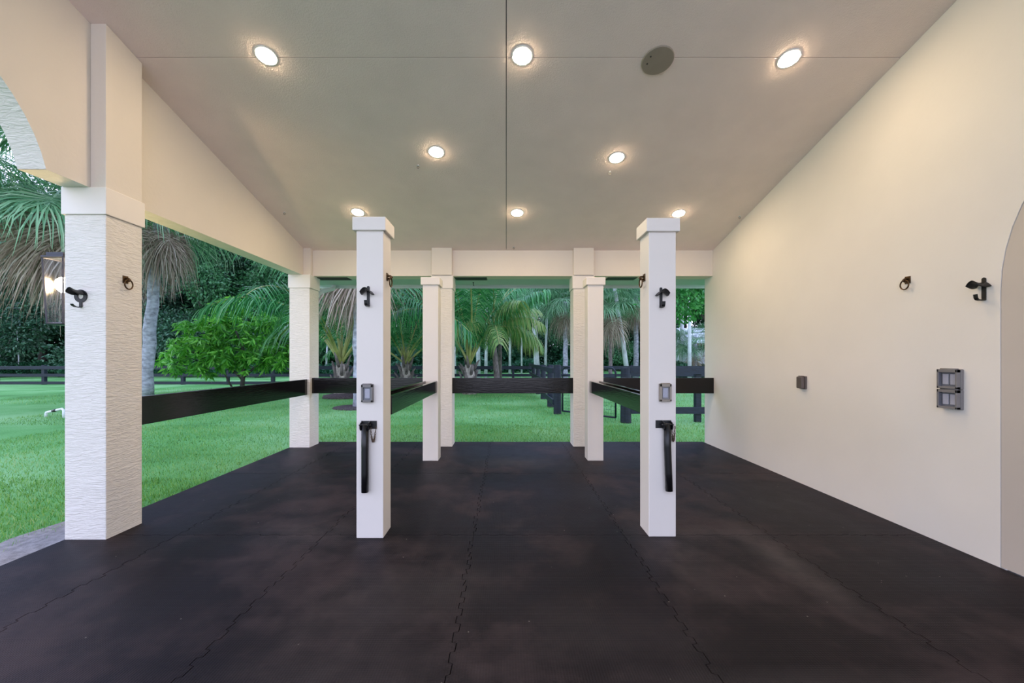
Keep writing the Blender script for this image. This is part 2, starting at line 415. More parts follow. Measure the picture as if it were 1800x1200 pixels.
# eave beyond the rear beam
ZS = ZB + .0
YO = 5.40 * H
m = MB().box(XLo, XR + .6, YBo + .001, YO, ZS + .0, ZS + .02)
struct(m.build('soffit', M['soffit']))
m = MB().box(XLo, XR + .6, YO - .09, YO - .06, ZS - .012, ZS + .0).box(XLo, XR + .6, YO, YO + .025, ZS - .045, ZS + .16)
struct(m.build('fascia', M['gutter'], bevel=.003))
for px0, px1, lab in ((565, 620, 'long black soffit vent slot under the eave above the left rear opening'),
                      (802, 857, 'long black soffit vent slot under the eave above the middle rear opening'),
                      (1062, 1113, 'long black soffit vent slot under the eave beside the right rear column')):
    y1 = .945 * H * F / 137.8; y0 = 6.765
    x0, x1 = (px0 - 890) / F * y1, (px1 - 890) / F * y1
    r = thing('soffit_vent', ((x0 + x1) / 2, y0, ZS), lab, 'vent', 'black vents under the rear eave')
    MB().box(x0, x1, y0, y0 + .235, ZS - .004, ZS - .001).build('frame', M['black_metal'], r)
    mm = MB()
    for k in range(8): mm.box(x0 + .01, x1 - .01, y0 + .014 + k * .027, y0 + .026 + k * .027, ZS - .009, ZS - .004)
    mm.build('louvre', M['black_metal'], r)
p = at(832, 497, 5.15 * H)
r = thing('eave_hook', (p.x, 5.15 * H, ZS), 'tiny black hook hanging from the soffit above the middle opening', 'hook')
MB().box(p.x - .012, p.x + .012, 5.15 * H - .01, 5.15 * H + .01, ZS - .008, ZS).build('base', M['black_metal'], r)
MB().tube([(p.x, 5.15 * H, ZS - .005), (p.x, 5.15 * H, ZS - .05), (p.x + .015, 5.15 * H, ZS - .065)], .006).build('hook_rod', M['black_metal'], r)
# downspout elbow behind the rear left column
m = MB().tube([(XC - .02, YO - .06, ZS - .01), (XC - .02, YO - .07, ZS - .06), (XC - .08, YBo + .25, ZS - .16), (XC - .11, YBo + .10, ZS - .25), (XC - .12, YBo + .07, ZS - .5), (XC - .12, YBo + .07, ZG + .02)], .038, 10)
tag(m.build('downspout', M['white_plastic'], smooth=True), 'white downspout bending from the eave down behind the rear left column', 'downspout')

# ------------------------------------------------------------------ stucco columns
def column(x0, x1, y0, y1, label, top=True):
    cx, cy = (x0 + x1) / 2, (y0 + y1) / 2
    r = thing('stucco_column', (cx, cy, ZG), label, 'column', 'stucco columns holding up the beams')
    zc = H + .795 * H
    MB().box(x0, x1, y0, y1, ZG, zc).build('shaft', M['stucco'], r, bevel=.006)
    e = .014
    MB().box(x0 - e, x1 + e, y0 - e, y1 + e, zc, ZB).build('capital', M['post_paint'], r, bevel=.005)
    return r, zc
WC = .229 * H
def upper(r, x0, x1, y0, y1):
    m = MB(); vs = []
    z0 = ZB
    vs = [(x0, y0, z0), (x1, y0, z0), (x1, y1, z0), (x0, y1, z0), (x0, y0, ceil_z(y0)), (x1, y0, ceil_z(y0)), (x1, y1, ceil_z(y1)), (x0, y1, ceil_z(y1))]
    m.add(vs, [(0, 3, 2, 1), (4, 5, 6, 7), (0, 1, 5, 4), (1, 2, 6, 5), (2, 3, 7, 6), (3, 0, 4, 7)])
    m.build('upper_block', M['beam_paint'], r, bevel=.004)
r, zc = column(XLo, XC, 2.296 * H, 2.296 * H + WC, 'wide near left stucco column with the lantern and a forged hook'); upper(r, XL + .001, XC, 2.296 * H, 2.296 * H + WC)
r, zc = column(XLo, XC, 4.675 * H, 4.675 * H + WC, 'rear left corner stucco column where the two long black rails meet'); upper(r, XL + .001, XC, 4.70 * H, YB - .001)
r, zc = column(-.845 * H, -.616 * H, 4.722 * H, 4.722 * H + WC, 'rear stucco column partly hidden behind the left short stall post'); upper(r, -.845 * H, -.616 * H, 4.695 * H, YB - .001)
r, zc = column(.762 * H, .99 * H, 4.722 * H, 4.722 * H + WC, 'rear stucco column partly hidden behind the right short stall post'); upper(r, .762 * H, .99 * H, 4.695 * H, YB - .001)

# ------------------------------------------------------------------ stall posts
def post(x0, x1, y0, label, zt):
    d = x1 - x0; cx, cy = (x0 + x1) / 2, y0 + d / 2
    r = thing('stall_post', (cx, cy, 0), label, 'post', 'square white stall posts with caps')
    MB().box(x0, x1, y0, y0 + d, 0, zt - .09).build('shaft', M['post_paint'], r, bevel=.005)
    e = .024
    MB().box(x0 - e, x1 + e, y0 - e, y0 + d + e, zt - .105, zt).build('cap', M['post_paint'], r, bevel=.006)
    return r
ZP = 1.785 * H
PW = .150 * H
FL = (-.835 * H, -.685 * H, 2.312 * H); FR = (.80 * H, .953 * H, 2.332 * H)
BL = (-.818 * H, -.666 * H, 4.062 * H); BR = (.797 * H, .951 * H, 4.066 * H)
post(FL[0], FL[1], FL[2], 'front left white stall post with hook, switch box and black bar', ZP)
post(FR[0], FR[1], FR[2], 'front right white stall post with hook, switch box and black bar', ZP)
post(BL[0], BL[1], BL[2], 'left white stall post further back, in front of a stucco column', ZP + .012)
post(BR[0], BR[1], BR[2], 'right white stall post further back, in front of a stucco column', ZP + .012)

# ------------------------------------------------------------------ black rails
def board(x0, x1, y0, y1, z0, z1, label, group=None):
    o = MB().box(x0, x1, y0, y1, z0, z1).build('rail_board', M['board'], bevel=.004)
    return tag(o, label, 'rail board', group)
z0, z1 = .592 * H, .768 * H
board(-2.24 * H - .042, -2.24 * H, 2.296 * H + WC, 4.675 * H, z0, z1, 'long black rail board along the left side, between the two left columns')
z0, z1 = .604 * H, .781 * H
yb = 4.722 * H + .01
g_ = 'black rail boards across the rear openings'
board(XC, -.845 * H, yb, yb + .042, z0, z1, 'black rear rail board from the corner column, behind the front left post', g_)
board(-.616 * H, .762 * H, yb, yb + .042, z0, z1, 'black rear rail board across the middle opening', g_)
board(.99 * H, XR, yb, yb + .042, z0, z1, 'short black rear rail board ending on the right wall', g_)
z0, z1 = .668 * H, .780 * H
g_ = 'paired black boards of the stall dividers'
board(-.705 * H, -.678 * H, FL[2] + PW, BL[2], z0, z1, 'black board of the left stall divider, on its inner aisle side', g_)
board(-.815 * H, -.788 * H, FL[2] + PW, BL[2], z0, z1, 'black board of the left stall divider, on its outer side', g_)
board(.815 * H, .842 * H, FR[2] + PW, BR[2], z0, z1, 'black board of the right stall divider, on its inner aisle side', g_)
board(.908 * H, .935 * H, FR[2] + PW, BR[2], z0, z1, 'black board of the right stall divider, on its outer side', g_)

# ------------------------------------------------------------------ ceiling fittings
SL = math.atan(182 / F)
Rc = Matrix.Rotation(-SL, 4, 'X')       # local z -> ceiling normal
def downlight(px, py, label):
    Y = H * 1769.2 / (812 - py); x = (px - 890) / F * Y
    p = Vector((x, Y, ceil_z(Y)))
    r = thing('recessed_downlight', p, label, 'ceiling light', 'round ceiling downlights')
    T = Matrix.Translation(p) @ Rc
    MB().lathe([(.092, 0), (.092, -.003), (.082, -.005), (.076, -.004), (.076, 0)], 36, T).build('trim_ring', M['white_plastic'], r, smooth=False)
    MB().lathe([(.074, -.003), (.072, -.007), (.062, -.011), (.040, -.014), (.001, -.015)], 32, T).build('lens', M['lens'], r, smooth=True)
for px, py, lab in ((468, 98, 'bright round downlight at the near left of the sloping ceiling'), (918, 98, 'bright round downlight on the ceiling cross joint near the middle seam'),
                    (1387, 103, 'bright round downlight at the near right, right of the round cover plate'), (767, 267, 'round downlight in the middle row, left of the centre seam'),
                    (1084, 277, 'round downlight in the middle row, right of the centre seam'), (629, 373, 'small round downlight just above the front left post cap'),
                    (909, 374, 'farthest central round downlight, just right of the ceiling seam'), (1193, 375, 'small round downlight just above the front right post cap')):
    downlight(px, py, lab)
Y = H * 1769.2 / (812 - 106); p = Vector(((1156 - 890) / F * Y, Y, ceil_z(Y)))
r = thing('cover_plate', p, 'round tan blank cover plate on the ceiling joint', 'ceiling cover plate')
T = Matrix.Translation(p) @ Rc
MB().lathe([(.132, 0), (.132, -.006), (.126, -.011), (.001, -.012)], 48, T).build('disc', M['plate'], r)
for a in (150, 195):
    q = T @ Matrix.Translation((.085 * math.cos(R(a)), -.085 * math.sin(R(a)) - .0, -.011))
    MB().lathe([(.007, 0), (.007, -.003), (.001, -.004)], 10, q).build('screw', M['dark_gap'], r)
for px, py, lab in ((735, 291, 'tiny dark eye hook in the ceiling beside the middle left downlight'), (1072, 302, 'tiny pale eye hook in the ceiling below the middle right downlight'),
                    (500, 373, 'tiny ceiling hook near the left beam, close to the back corner'), (1300, 380, 'tiny ceiling hook near the right wall'), (903, 434, 'tiny ceiling hook beside the seam above the rear beam')):
    Y = H * 1769.2 / (812 - py); p = Vector(((px - 890) / F * Y, Y, ceil_z(Y)))
    r = thing('eye_hook', p, lab, 'hook', 'small eye hooks in the ceiling')
    MB().lathe([(.014, 0), (.013, -.005), (.001, -.006)], 12, Matrix.Translation(p) @ Rc).build('base', M['white_plastic'], r)
    MB().tube([(p.x + .011 * math.cos(a), p.y, p.z - .02 + .013 * math.sin(a)) for a in [2 * math.pi * k / 12 for k in range(12)]], .0028, 6, closed=True).build('eye', M['dark_plastic'], r)

# ------------------------------------------------------------------ wall hardware.  local frame: u along the wall, n out of it, z up
def frame(o, u, n):
    o = Vector(o); u = Vector(u); n = Vector(n)
    return lambda a, b, c: o + u * a + n * b + Vector((0, 0, c))
def tie_ring(o, u, n, label, tw=0):
    f = frame(o, u, n); r = thing('tie_ring', o, label, 'tie ring', 'bronze tie rings at head height')
    m = MB().prism([(-.024, .03), (.024, .03), (.024, -.03), (-.024, -.03)], 0, .006, lambda a, b, d: f(a, d, b)); m.build('mounting_plate', M['bronze'], r, bevel=.002)
    MB().tube([f(0, .004, .008), f(0, .03, .008), f(0, .042, -.002), f(0, .03, -.014), f(0, .005, -.014)], .0075, 8).build('staple', M['bronze'], r, smooth=True)
    MB().tube([f(.036 * math.cos(a), .030, -.040 + .038 * math.sin(a)) for a in [2 * math.pi * k / 28 for k in range(28)]], .0052, 8, closed=True).build('ring', M['bronze'], r, smooth=True)
X1, Y1_, N1 = (1, 0, 0), (0, 1, 0), (0, -1, 0)
tie_ring((XC, 2.412 * H, H + .458 * H), (0, 1, 0), (1, 0, 0), 'bronze tie ring on the tan side of the near left column')
tie_ring((FL[1], 2.385 * H, H + .468 * H), (0, 1, 0), (1, 0, 0), 'bronze tie ring on the aisle side of the front left post')
tie_ring((FR[0], 2.405 * H, H + .468 * H), (0, 1, 0), (-1, 0, 0), 'bronze tie ring on the aisle side of the front right post')
tie_ring((XR, 2.445 * H, H + .462 * H), (0, 1, 0), (-1, 0, 0), 'bronze tie ring on the bare right wall')

def strip(m, f, pts, half, t):
    """a flat bent strap: pts in (n,z) profile, width 2*half along u, thickness t"""
    n = len(pts); vs = []; fs = []
    for i, (b, c) in enumerate(pts):
        p0 = pts[max(i - 1, 0)]; p1 = pts[min(i + 1, n - 1)]; d = Vector((p1[0] - p0[0], p1[1] - p0[1])).normalized(); nn = Vector((-d.y, d.x)) * t / 2
        for s, q in ((-1, 1), (1, 1), (1, -1), (-1, -1)):
            vs.append(f(s * half, b + nn.x * q, c + nn.y * q))
    for i in range(n - 1):
        for k in range(4): fs.append((i * 4 + k, i * 4 + (k + 1) % 4, i * 4 + 4 + (k + 1) % 4, i * 4 + 4 + k))
    fs.append((0, 1, 2, 3)); fs.append(tuple(4 * n - 4 + k for k in range(4))[::-1]); m.add(vs, fs)
def bridle_hook(o, u, n, label, ring=False, k=1.0):
    f = frame(o, u, n); r = thing('bridle_hook', o, label, 'hook', 'forged black bridle hooks')
    if ring:
        m = MB(); n_ = 36
        vs = []
        for q in range(n_):
            a = 2 * math.pi * q / n_
            for rr_, d in ((.050, .001), (.050, .007), (.022, .007), (.022, .001)): vs.append(f(rr_ * math.cos(a), d, rr_ * math.sin(a)))
        fs = [(q * 4 + e, q * 4 + (e + 1) % 4, ((q + 1) % n_) * 4 + (e + 1) % 4, ((q + 1) % n_) * 4 + e) for q in range(n_) for e in range(4)]
        m.add(vs, fs); m.build('back_ring', M['hook_metal'], r)
        m = MB(); strip(m, f, [(.004, -.045), (.004, -.082), (.012, -.088), (.045, -.088), (.065, -.078), (.072, -.068)], .011, .005); m.build('lower_hook', M['hook_metal'], r)
        zs = .035
    else:
        m = MB().prism([(-.011 * k, .062), (-.008, .069), (0, .072), (.008, .069), (.011 * k, .062), (.011 * k, -.085), (-.011 * k, -.085)], .0005, .005, lambda a, b, d: f(a, d, b)); m.build('strap', M['hook_metal'], r)
        m = MB(); strip(m, f, [(.003, -.078), (.006, -.086), (.03, -.087), (.05, -.082), (.058, -.070), (.062, -.045)], .0125, .005); m.build('lower_hook', M['hook_metal'], r)
        zs = .028
    # arched saddle reaching out of the wall
    m = MB(); vs = []; fs = []; nb, na = 8, 15
    for i in range(nb + 1):
        t = i / nb; b = .004 + .085 * t; wd = (.048 if not ring else .042) * (1 - .18 * t); sag = .010 * math.sin(math.pi * t)
        for j in range(na + 1):
            a = -1 + 2 * j / na
            vs.append(f(a * wd, b, zs - sag + .010 * t + (.012 - .034 * a * a)))
    for i in range(nb):
        for j in range(na): q = i * (na + 1) + j; fs.append((q, q + 1, q + na + 2, q + na + 1))
    m.add(vs, fs); s = m.build('saddle', M['hook_metal'], r, smooth=True)
    so = s.modifiers.new('solid', 'SOLIDIFY'); so.thickness = .005
    return r
bridle_hook(((-2.35) * H, 2.296 * H, H + .345 * H), X1, N1, 'forged black hook with a ring back on the near left column', True)
bridle_hook(((FL[0] + FL[1]) / 2 - .033 + .022, FL[2], H + .352 * H), X1, N1, 'forged black bridle hook on the front left post')
bridle_hook(((FR[0] + FR[1]) / 2 - .012, FR[2], H + .348 * H), X1, N1, 'forged black bridle hook on the front right post')
bridle_hook((XR, 2.055 * H, H + .350 * H), Y1_, (-1, 0, 0), 'forged black bridle hook on the right wall near the arch', k=1.2)

def outlet(o, u, n, w_, h_, label, mat, gang=1, depth=.035, name='outlet_cover', win=True, devs=None):
    f = frame(o, u, n); r = thing(name, o, label, 'electrical box', 'weatherproof electrical boxes')
    bx = lambda m, a0, a1, b0, b1, c0, c1: m.prism([(a0, c0), (a1, c0), (a1, c1), (a0, c1)], b0, b1, lambda a, b, d: f(a, d, b))
    m = MB(); bx(m, -w_ / 2, w_ / 2, 0, depth * .45, -h_ / 2, h_ / 2); m.build('back_box', mat, r, bevel=.005)
    m = MB(); fr = .013
    for a0, a1, c0, c1 in ((-w_ / 2 + .003, -w_ / 2 + fr + .003, -h_ / 2 + .003, h_ / 2 - .003), (w_ / 2 - fr - .003, w_ / 2 - .003, -h_ / 2 + .003, h_ / 2 - .003),
                           (-w_ / 2 + .003, w_ / 2 - .003, -h_ / 2 + .003, -h_ / 2 + fr + .006), (-w_ / 2 + .003, w_ / 2 - .003, h_ / 2 - fr - .012, h_ / 2 - .003)):
        bx(m, a0, a1, depth * .45, depth, c0, c1)
    m.build('cover_frame', mat, r, bevel=.002)
    gw = (w_ - .04) / gang
    for k in range(gang):
        a = -w_ / 2 + .02 + gw * (k + .5)
        m = MB(); bx(m, a - gw / 2 + .006, a + gw / 2 - .006, depth * .45, depth * .6, -h_ / 2 + .032, h_ / 2 - .036); m.build('device', M['device'], r, bevel=.003)
    m = MB(); bx(m, -w_ / 2 + .018, w_ / 2 - .018, depth * .85, depth * .9, -h_ / 2 + .02, h_ / 2 - .026); m.build('window_cover', M['glass'], r)
    m = MB().tube([f(-w_ / 2 + .012, depth * .6, h_ / 2), f(w_ / 2 - .012, depth * .6, h_ / 2)], .005, 8); m.build('hinge', mat, r, smooth=True)
    return r
outlet(((647 - 890) / F * FL[2], FL[2], H - .192 * H), X1, N1, .092, .142, 'smoky grey switch cover on the front left post', M['grey_plastic'])
outlet(((1168 - 890) / F * FR[2], FR[2], H - .190 * H), X1, N1, .092, .142, 'beige smoky switch cover on the front right post', M['beige_plastic'])
outlet((XR, 2.198 * H, H - .108 * H), Y1_, (-1, 0, 0), .148, .148, 'upper of the two stacked grey double socket covers on the right wall', M['grey_plastic'], 2, .05)
outlet((XR, 2.198 * H, H - .214 * H), Y1_, (-1, 0, 0), .148, .146, 'lower of the two stacked grey double socket covers on the right wall', M['grey_plastic'], 2, .05)
r = thing('socket_box', (XR, 3.30 * H, H - .19 * H), 'small dark bronze electrical box alone in the middle of the right wall', 'electrical box')
f = frame((XR, 3.30 * H, H - .19 * H), Y1_, (-1, 0, 0))
MB().prism([(-.05, -.072), (.05, -.072), (.05, .072), (-.05, .072)], 0, .02, lambda a, b, d: f(a, d, b)).build('back_box', M['dark_plastic'], r, bevel=.006)
MB().prism([(-.046, -.066), (.046, -.066), (.046, .066), (-.046, .066)], .02, .058, lambda a, b, d: f(a, d, b)).build('bubble_cover', M['dark_plastic'], r, bevel=.012, seg=3)
MB().tube([f(-.04, .03, .07), f(.04, .03, .07)], .006, 8).build('hinge', M['dark_plastic'], r, smooth=True)

# hinged bars hanging on the front posts
def stall_bar(cx, y, mir, tilt, label, cs=1):
    zt = H - .346 * H
    f = frame((cx, y, zt), (mir, 0, 0), N1)
    r = thing('stall_bar', (cx, y, zt), label, 'stall bar', 'black stall bars hanging folded down')
    bx = lambda m, a0, a1, b0, b1, c0, c1: m.prism([(a0, c0), (a1, c0), (a1, c1), (a0, c1)], b0, b1, lambda a, b, d: f(a, d, b))
    m = MB(); bx(m, -.045, .078, 0, .005, -.062, .0); m.build('mounting_plate', M['black_metal'], r, bevel=.002)
    m = MB()
    for a0 in (-.038, .024):
        m.prism([(.004, 0), (.045, -.01), (.062, -.03), (.058, -.055), (.045, -.07), (.004, -.058)], a0, a0 + .006, lambda b, c, d: f(d, b, c))
    bx(m, -.038, .03, .052, .058, -.028, -.022)
    m.build('bracket', M['black_metal'], r, bevel=.001)
    MB().tube([f(-.05, .034, -.03), f(.042, .034, -.03)], .006, 10).build('hinge_pin', M['black_metal'], r, smooth=True)
    zb = -.545
    m = MB().tube([f(-.004, .032, -.018), f(-.004, .034, -.2), f(-.004 + tilt * .6, .034, -.4), f(-.004 + tilt, .034, zb)], .027, 20); b = m.build('bar_tube', M['black_metal'], r, smooth=True)
    b.data.polygons[-1].use_smooth = False; b.data.polygons[-2].use_smooth = False
    m = MB(); n_ = 22
    pts = []
    for k in range(n_):
        t = k / (n_ - 1); a = .038 + .034 * t; z = -.04 - .118 * math.sin(math.pi * t) ** .7 + .0 * t
        pts.append((cs * a, .030 - .02 * t, z))
    for k in range(n_ - 1):
        p0 = Vector(f(*pts[k])); p1 = Vector(f(*pts[k + 1])); c = (p0 + p1) / 2; d = (p1 - p0).normalized(); side = Vector((0, -1, 0)) if k % 2 else d.cross(Vector((0, -1, 0))).normalized()
        m.tube([c + d * .0105 * math.cos(a) + side * .0058 * math.sin(a) for a in [2 * math.pi * q / 10 for q in range(10)]], .0019, 5, closed=True)
    m.build('chain', M['chain'], r, smooth=True)
stall_bar((645 - 890) / F * FL[2], FL[2], 1, 0, 'black steel bar with chain hanging down the front left post')
stall_bar((1170.5 - 890) / F * FR[2] - .004, FR[2], -1, -.012, 'black steel bar with chain hanging down the front right post', -1)

# ------------------------------------------------------------------ lantern
lx0 = XLo; ly = 3.42
zt, zb = H + .605 * H, H + .195 * H
r = thing('wall_lantern', (lx0, ly, zb), 'dark framed glass wall lantern glowing on the near left column', 'lantern')
tw, bw = .084, .066
cxl = lx0 - .225
tp = [(cxl + sx * tw, ly + sy * tw) for sx, sy in ((-1, -1), (1, -1), (1, 1), (-1, 1))]
bp = [(cxl + sx * bw, ly + sy * bw) for sx, sy in ((-1, -1), (1, -1), (1, 1), (-1, 1))]
m = MB()
for k in range(4):
    m.tube([(*tp[k], zt - .03), (*bp[k], zb + .01)], .0085, 4)
    m.tube([(*tp[k], zt - .03), (*tp[(k + 1) % 4], zt - .03)], .010, 4); m.tube([(*bp[k], zb + .01), (*bp[(k + 1) % 4], zb + .01)], .010, 4)
m.build('lantern_frame', M['lantern_metal'], r)
MB().box(cxl - tw - .006, cxl + tw + .006, ly - tw - .006, ly + tw + .006, zt - .03, zt - .018).box(cxl - .07, cxl + .07, ly - .07, ly + .07, zt - .018, zt + .012).build('roof', M['lantern_metal'], r, bevel=.002)
MB().box(cxl - bw, cxl + bw, ly - bw, ly + bw, zb, zb + .008).build('bottom_plate', M['lantern_metal'], r)
MB().box(cxl + .05, lx0, ly - .012, ly + .012, zt - .018, zt + .004).box(lx0 - .014, lx0, ly - .06, ly + .06, zt - .22, zt + .04).build('wall_bracket', M['lantern_metal'], r, bevel=.002)
for k in range(4):
    a, b = tp[k], tp[(k + 1) % 4]; c, d = bp[(k + 1) % 4], bp[k]
    MB().add([(*a, zt - .035), (*b, zt - .035), (*c, zb + .015), (*d, zb + .015)], [(0, 1, 2, 3)]).build('glass_pane', M['glass'], r)
zl = H + 128 / F * ly
MB().lathe([(.002, .068), (.026, .062), (.047, .04), (.054, .008), (.045, -.028), (.022, -.05), (.015, -.06)], 20, Matrix.Translation((cxl, ly, zl))).build('bulb', M['bulb'], r, smooth=True)
MB().lathe([(.017, -.045), (.017, -.11), (.005, -.115)], 16, Matrix.Translation((cxl, ly, zl))).tube([(cxl, ly, zl - .11), (cxl, ly, zb + .004)], .006, 8).build('socket', M['lantern_metal'], r)

# ------------------------------------------------------------------ irrigation pipe on the lawn
p0 = at(81, 735, 10.3); p1 = at(81, 724, 10.3); p2 = at(112, 718.5, 10.2); p3 = at(112, 733, 10.2)
r = thing('irrigation_pipe', (p0.x, p0.y, ZG), 'low white plastic pipe loop with a black band on the left lawn', 'pipe')
MB().tube([(p0.x, p0.y, ZG - .02), (p1.x, p1.y, p1.z - .04), (p1.x + .01, p1.y, p1.z - .01), (p1.x + .05, p1.y, p1.z), (p2.x - .04, p2.y, p2.z), (p2.x, p2.y, p2.z - .03), (p3.x, p3.y, ZG - .02)], .03, 10).build('pipe_run', M['white_plastic'], r, smooth=True)
q0 = p1.lerp(p2, .38); q1 = p1.lerp(p2, .6)
MB().tube([q0, q1], .034, 12).build('band', M['black_metal'], r, smooth=True)

# ------------------------------------------------------------------ fences
def fence_post(x, y, s, z1, label, group, z0=ZG, rnd_=False):
    if rnd_: m = MB().tube([(x, y, z0 - .1), (x, y, z1)], [s * .62, s * .55], 14)
    else: m = MB().box(x - s / 2, x + s / 2, y - s / 2, y + s / 2, z0 - .1, z1)
    return tag(m.build('fence_post', M['fence'], bevel=0 if rnd_ else .01), label, 'fence post', group)
YFa = 23.2
z_of = lambda py, Y: H - (py - 630) / F * Y
pxs = [-86, -4, 78, 160, 241, 322, 401, 480, 556, 627, 696, 766, 835, 902, 970, 1040, 1110, 1180, 1250, 1320]
FXS = [(p_ - 890) / F * YFa for p_ in pxs]
for i, x in enumerate(FXS):
    w_ = .15 if i % 2 == 0 else .13
    fence_post(x, YFa, .17 if pxs[i] in (78, 322, 480, 835) else .13, z_of(641.5, YFa), {78: 'black post of the far paddock fence left of the lantern column', 322: 'black post of the far paddock fence just left of the bright green bush tree', 480: 'black post of the far paddock fence right of the bright green bush tree',
        401: 'thinner black fence post behind the bright green bush tree', 835: 'black far fence post beside the flared coconut palm in the middle opening', 902: 'black far fence post right of the mottled palm trunk in the middle opening', 696: 'black far fence post seen just right of the front left stall post'}.get(pxs[i], 'plain black far fence post ' + region(x, YFa)), 'far fence posts ' + region(x, YFa))
for i in range(len(FXS) - 1):
    for k, (pa, pb) in enumerate(((643, 649), (656.5, 661.5), (670, 675))):
        o = MB().box(FXS[i] + .001, FXS[i + 1] - .001, YFa - .12, YFa - .08, z_of(pb, YFa), z_of(pa, YFa)).build('fence_rail', M['fence'])
        if pxs[i] in (78, 322, 480, 835, 401): pass
        rg = region((FXS[i] + FXS[i + 1]) / 2, YFa); tag(o, '%s black far fence rail %s' % (('top', 'middle', 'bottom')[k], rg), 'fence rail', '%s far fence rails %s' % (('top', 'middle', 'bottom')[k], rg))
# fence running away from the gate
lane = [(980, 10.9, 'stout black post the wire gate hangs on, at the left end'), (968, 12.4, 'black lane fence post just behind the left gate post'), (955, 14.9, 'third black post of the lane fence behind the gate'), (946, 17.0, 'fourth black post of the lane fence, far behind the gate'), (938, 19.6, 'farthest black post of the lane fence, near the far paddock fence')]
LP = []
for px, Y, lab in lane:
    x = (px - 890) / F * Y; LP.append((x, Y)); fence_post(x, Y, .17 if Y < 13 else .16, z_of(641, Y) if Y < 18 else 1.1, lab, 'posts of the lane fence', rnd_=True)
LP.append((FXS[13] + 1.0, YFa - .2))
for i in range(len(LP) - 1):
    (xa, ya), (xb, yb2) = LP[i], LP[i + 1]
    for k, zc_ in enumerate((1.08, .68, .26)):
        d = Vector((xb - xa, yb2 - ya, 0)); n_ = Vector((d.y, -d.x, 0)).normalized() * .1
        a = Vector((xa, ya, 0)) - n_; b = Vector((xb, yb2, 0)) - n_
        th = n_.normalized() * .035
        m = MB().add([a + Vector((0, 0, zc_ - .07)), b + Vector((0, 0, zc_ - .07)), b + Vector((0, 0, zc_ + .07)), a + Vector((0, 0, zc_ + .07)),
                      a - th + Vector((0, 0, zc_ - .07)), b - th + Vector((0, 0, zc_ - .07)), b - th + Vector((0, 0, zc_ + .07)), a - th + Vector((0, 0, zc_ + .07))],
                     [(0, 1, 2, 3), (7, 6, 5, 4), (0, 4, 5, 1), (1, 5, 6, 2), (2, 6, 7, 3), (3, 7, 4, 0)])
        tag(m.build('fence_rail', M['fence']), '%s black rail of the lane fence running away behind the gate' % ('top', 'middle', 'bottom')[k], 'fence rail', '%s rails of the lane fence' % ('top', 'middle', 'bottom')[k])
# gate
ga = Vector((1.45, 10.72, 0)); gb = Vector((2.50, 9.50, 0)); dg = (gb - ga); gl = dg.length; dgn = dg.normalized()
gf = lambda a, z: ga + dgn * a + Vector((0, 0, z))
r = thing('wire_gate', ga, 'black tube gate with rounded corners and wire mesh between two posts', 'gate')
rc = .14; zt_, zb_ = 1.19, .05
path = [gf(0, zb_), gf(0, zt_ - rc)] + [gf(rc - rc * math.cos(a), zt_ - rc + rc * math.sin(a)) for a in [math.pi / 2 * k / 8 for k in range(1, 9)]] + \
       [gf(gl - rc + rc * math.sin(a), zt_ - rc + rc * math.cos(a)) for a in [math.pi / 2 * k / 8 for k in range(0, 9)]] + [gf(gl, zb_)]
MB().tube(path, .022, 10).tube([gf(0, zb_), gf(gl, zb_)], .022, 10).build('gate_frame', M['fence'], r, smooth=True)
m = MB()
for z in (.97, .80): m.tube([gf(0, z), gf(gl, z)], .016, 8)
m.tube([gf(gl / 2, zb_), gf(gl / 2, .97)], .016, 8); m.build('crossbar', M['fence'], r, smooth=True)
m = MB()
for k in range(1, 32): m.tube([gf(gl * k / 32, zb_), gf(gl * k / 32, .80)], .0022, 4)
for k in range(1, 9): m.tube([gf(0, zb_ + .083 * k), gf(gl, zb_ + .083 * k)], .0022, 4)
m.build('wire_mesh', M['fence'], r)
MB().box(gb.x + .01, gb.x + .1, gb.y - .02, gb.y + .02, .85, .9).build('latch', M['fence'], r)
# near fence from the gate to the right
px_, Yn = 1100, 9.40
xg = (px_ - 890) / F * Yn
fence_post(xg, Yn, .20, z_of(646, Yn), 'stout black post at the right end of the wire gate', 'posts of the near fence', rnd_=True)
NP = [xg, (1208 + 20 - 890) / F * Yn + .02, 7.2, 9.6]
for x in NP[1:3]: fence_post(x, Yn + .1, .13, z_of(648, Yn), 'black post of the near fence seen behind the right rail board' if x < 6 else 'black post of the near fence beyond the right wall', 'posts of the near fence')
for i in range(len(NP) - 2):
    for k, (pa, pb) in enumerate(((645.5, 657), (675, 687), (715, 726.5))):
        o = MB().box(NP[i] + .04, NP[i + 1] + .04, Yn - .05, Yn - .01, z_of(pb, Yn), z_of(pa, Yn)).build('fence_rail', M['fence'])
        tag(o, '%s black rail of the near fence right of the wire gate' % ('top', 'middle', 'bottom')[k], 'fence rail', '%s rails of the near fence' % ('top', 'middle', 'bottom')[k])

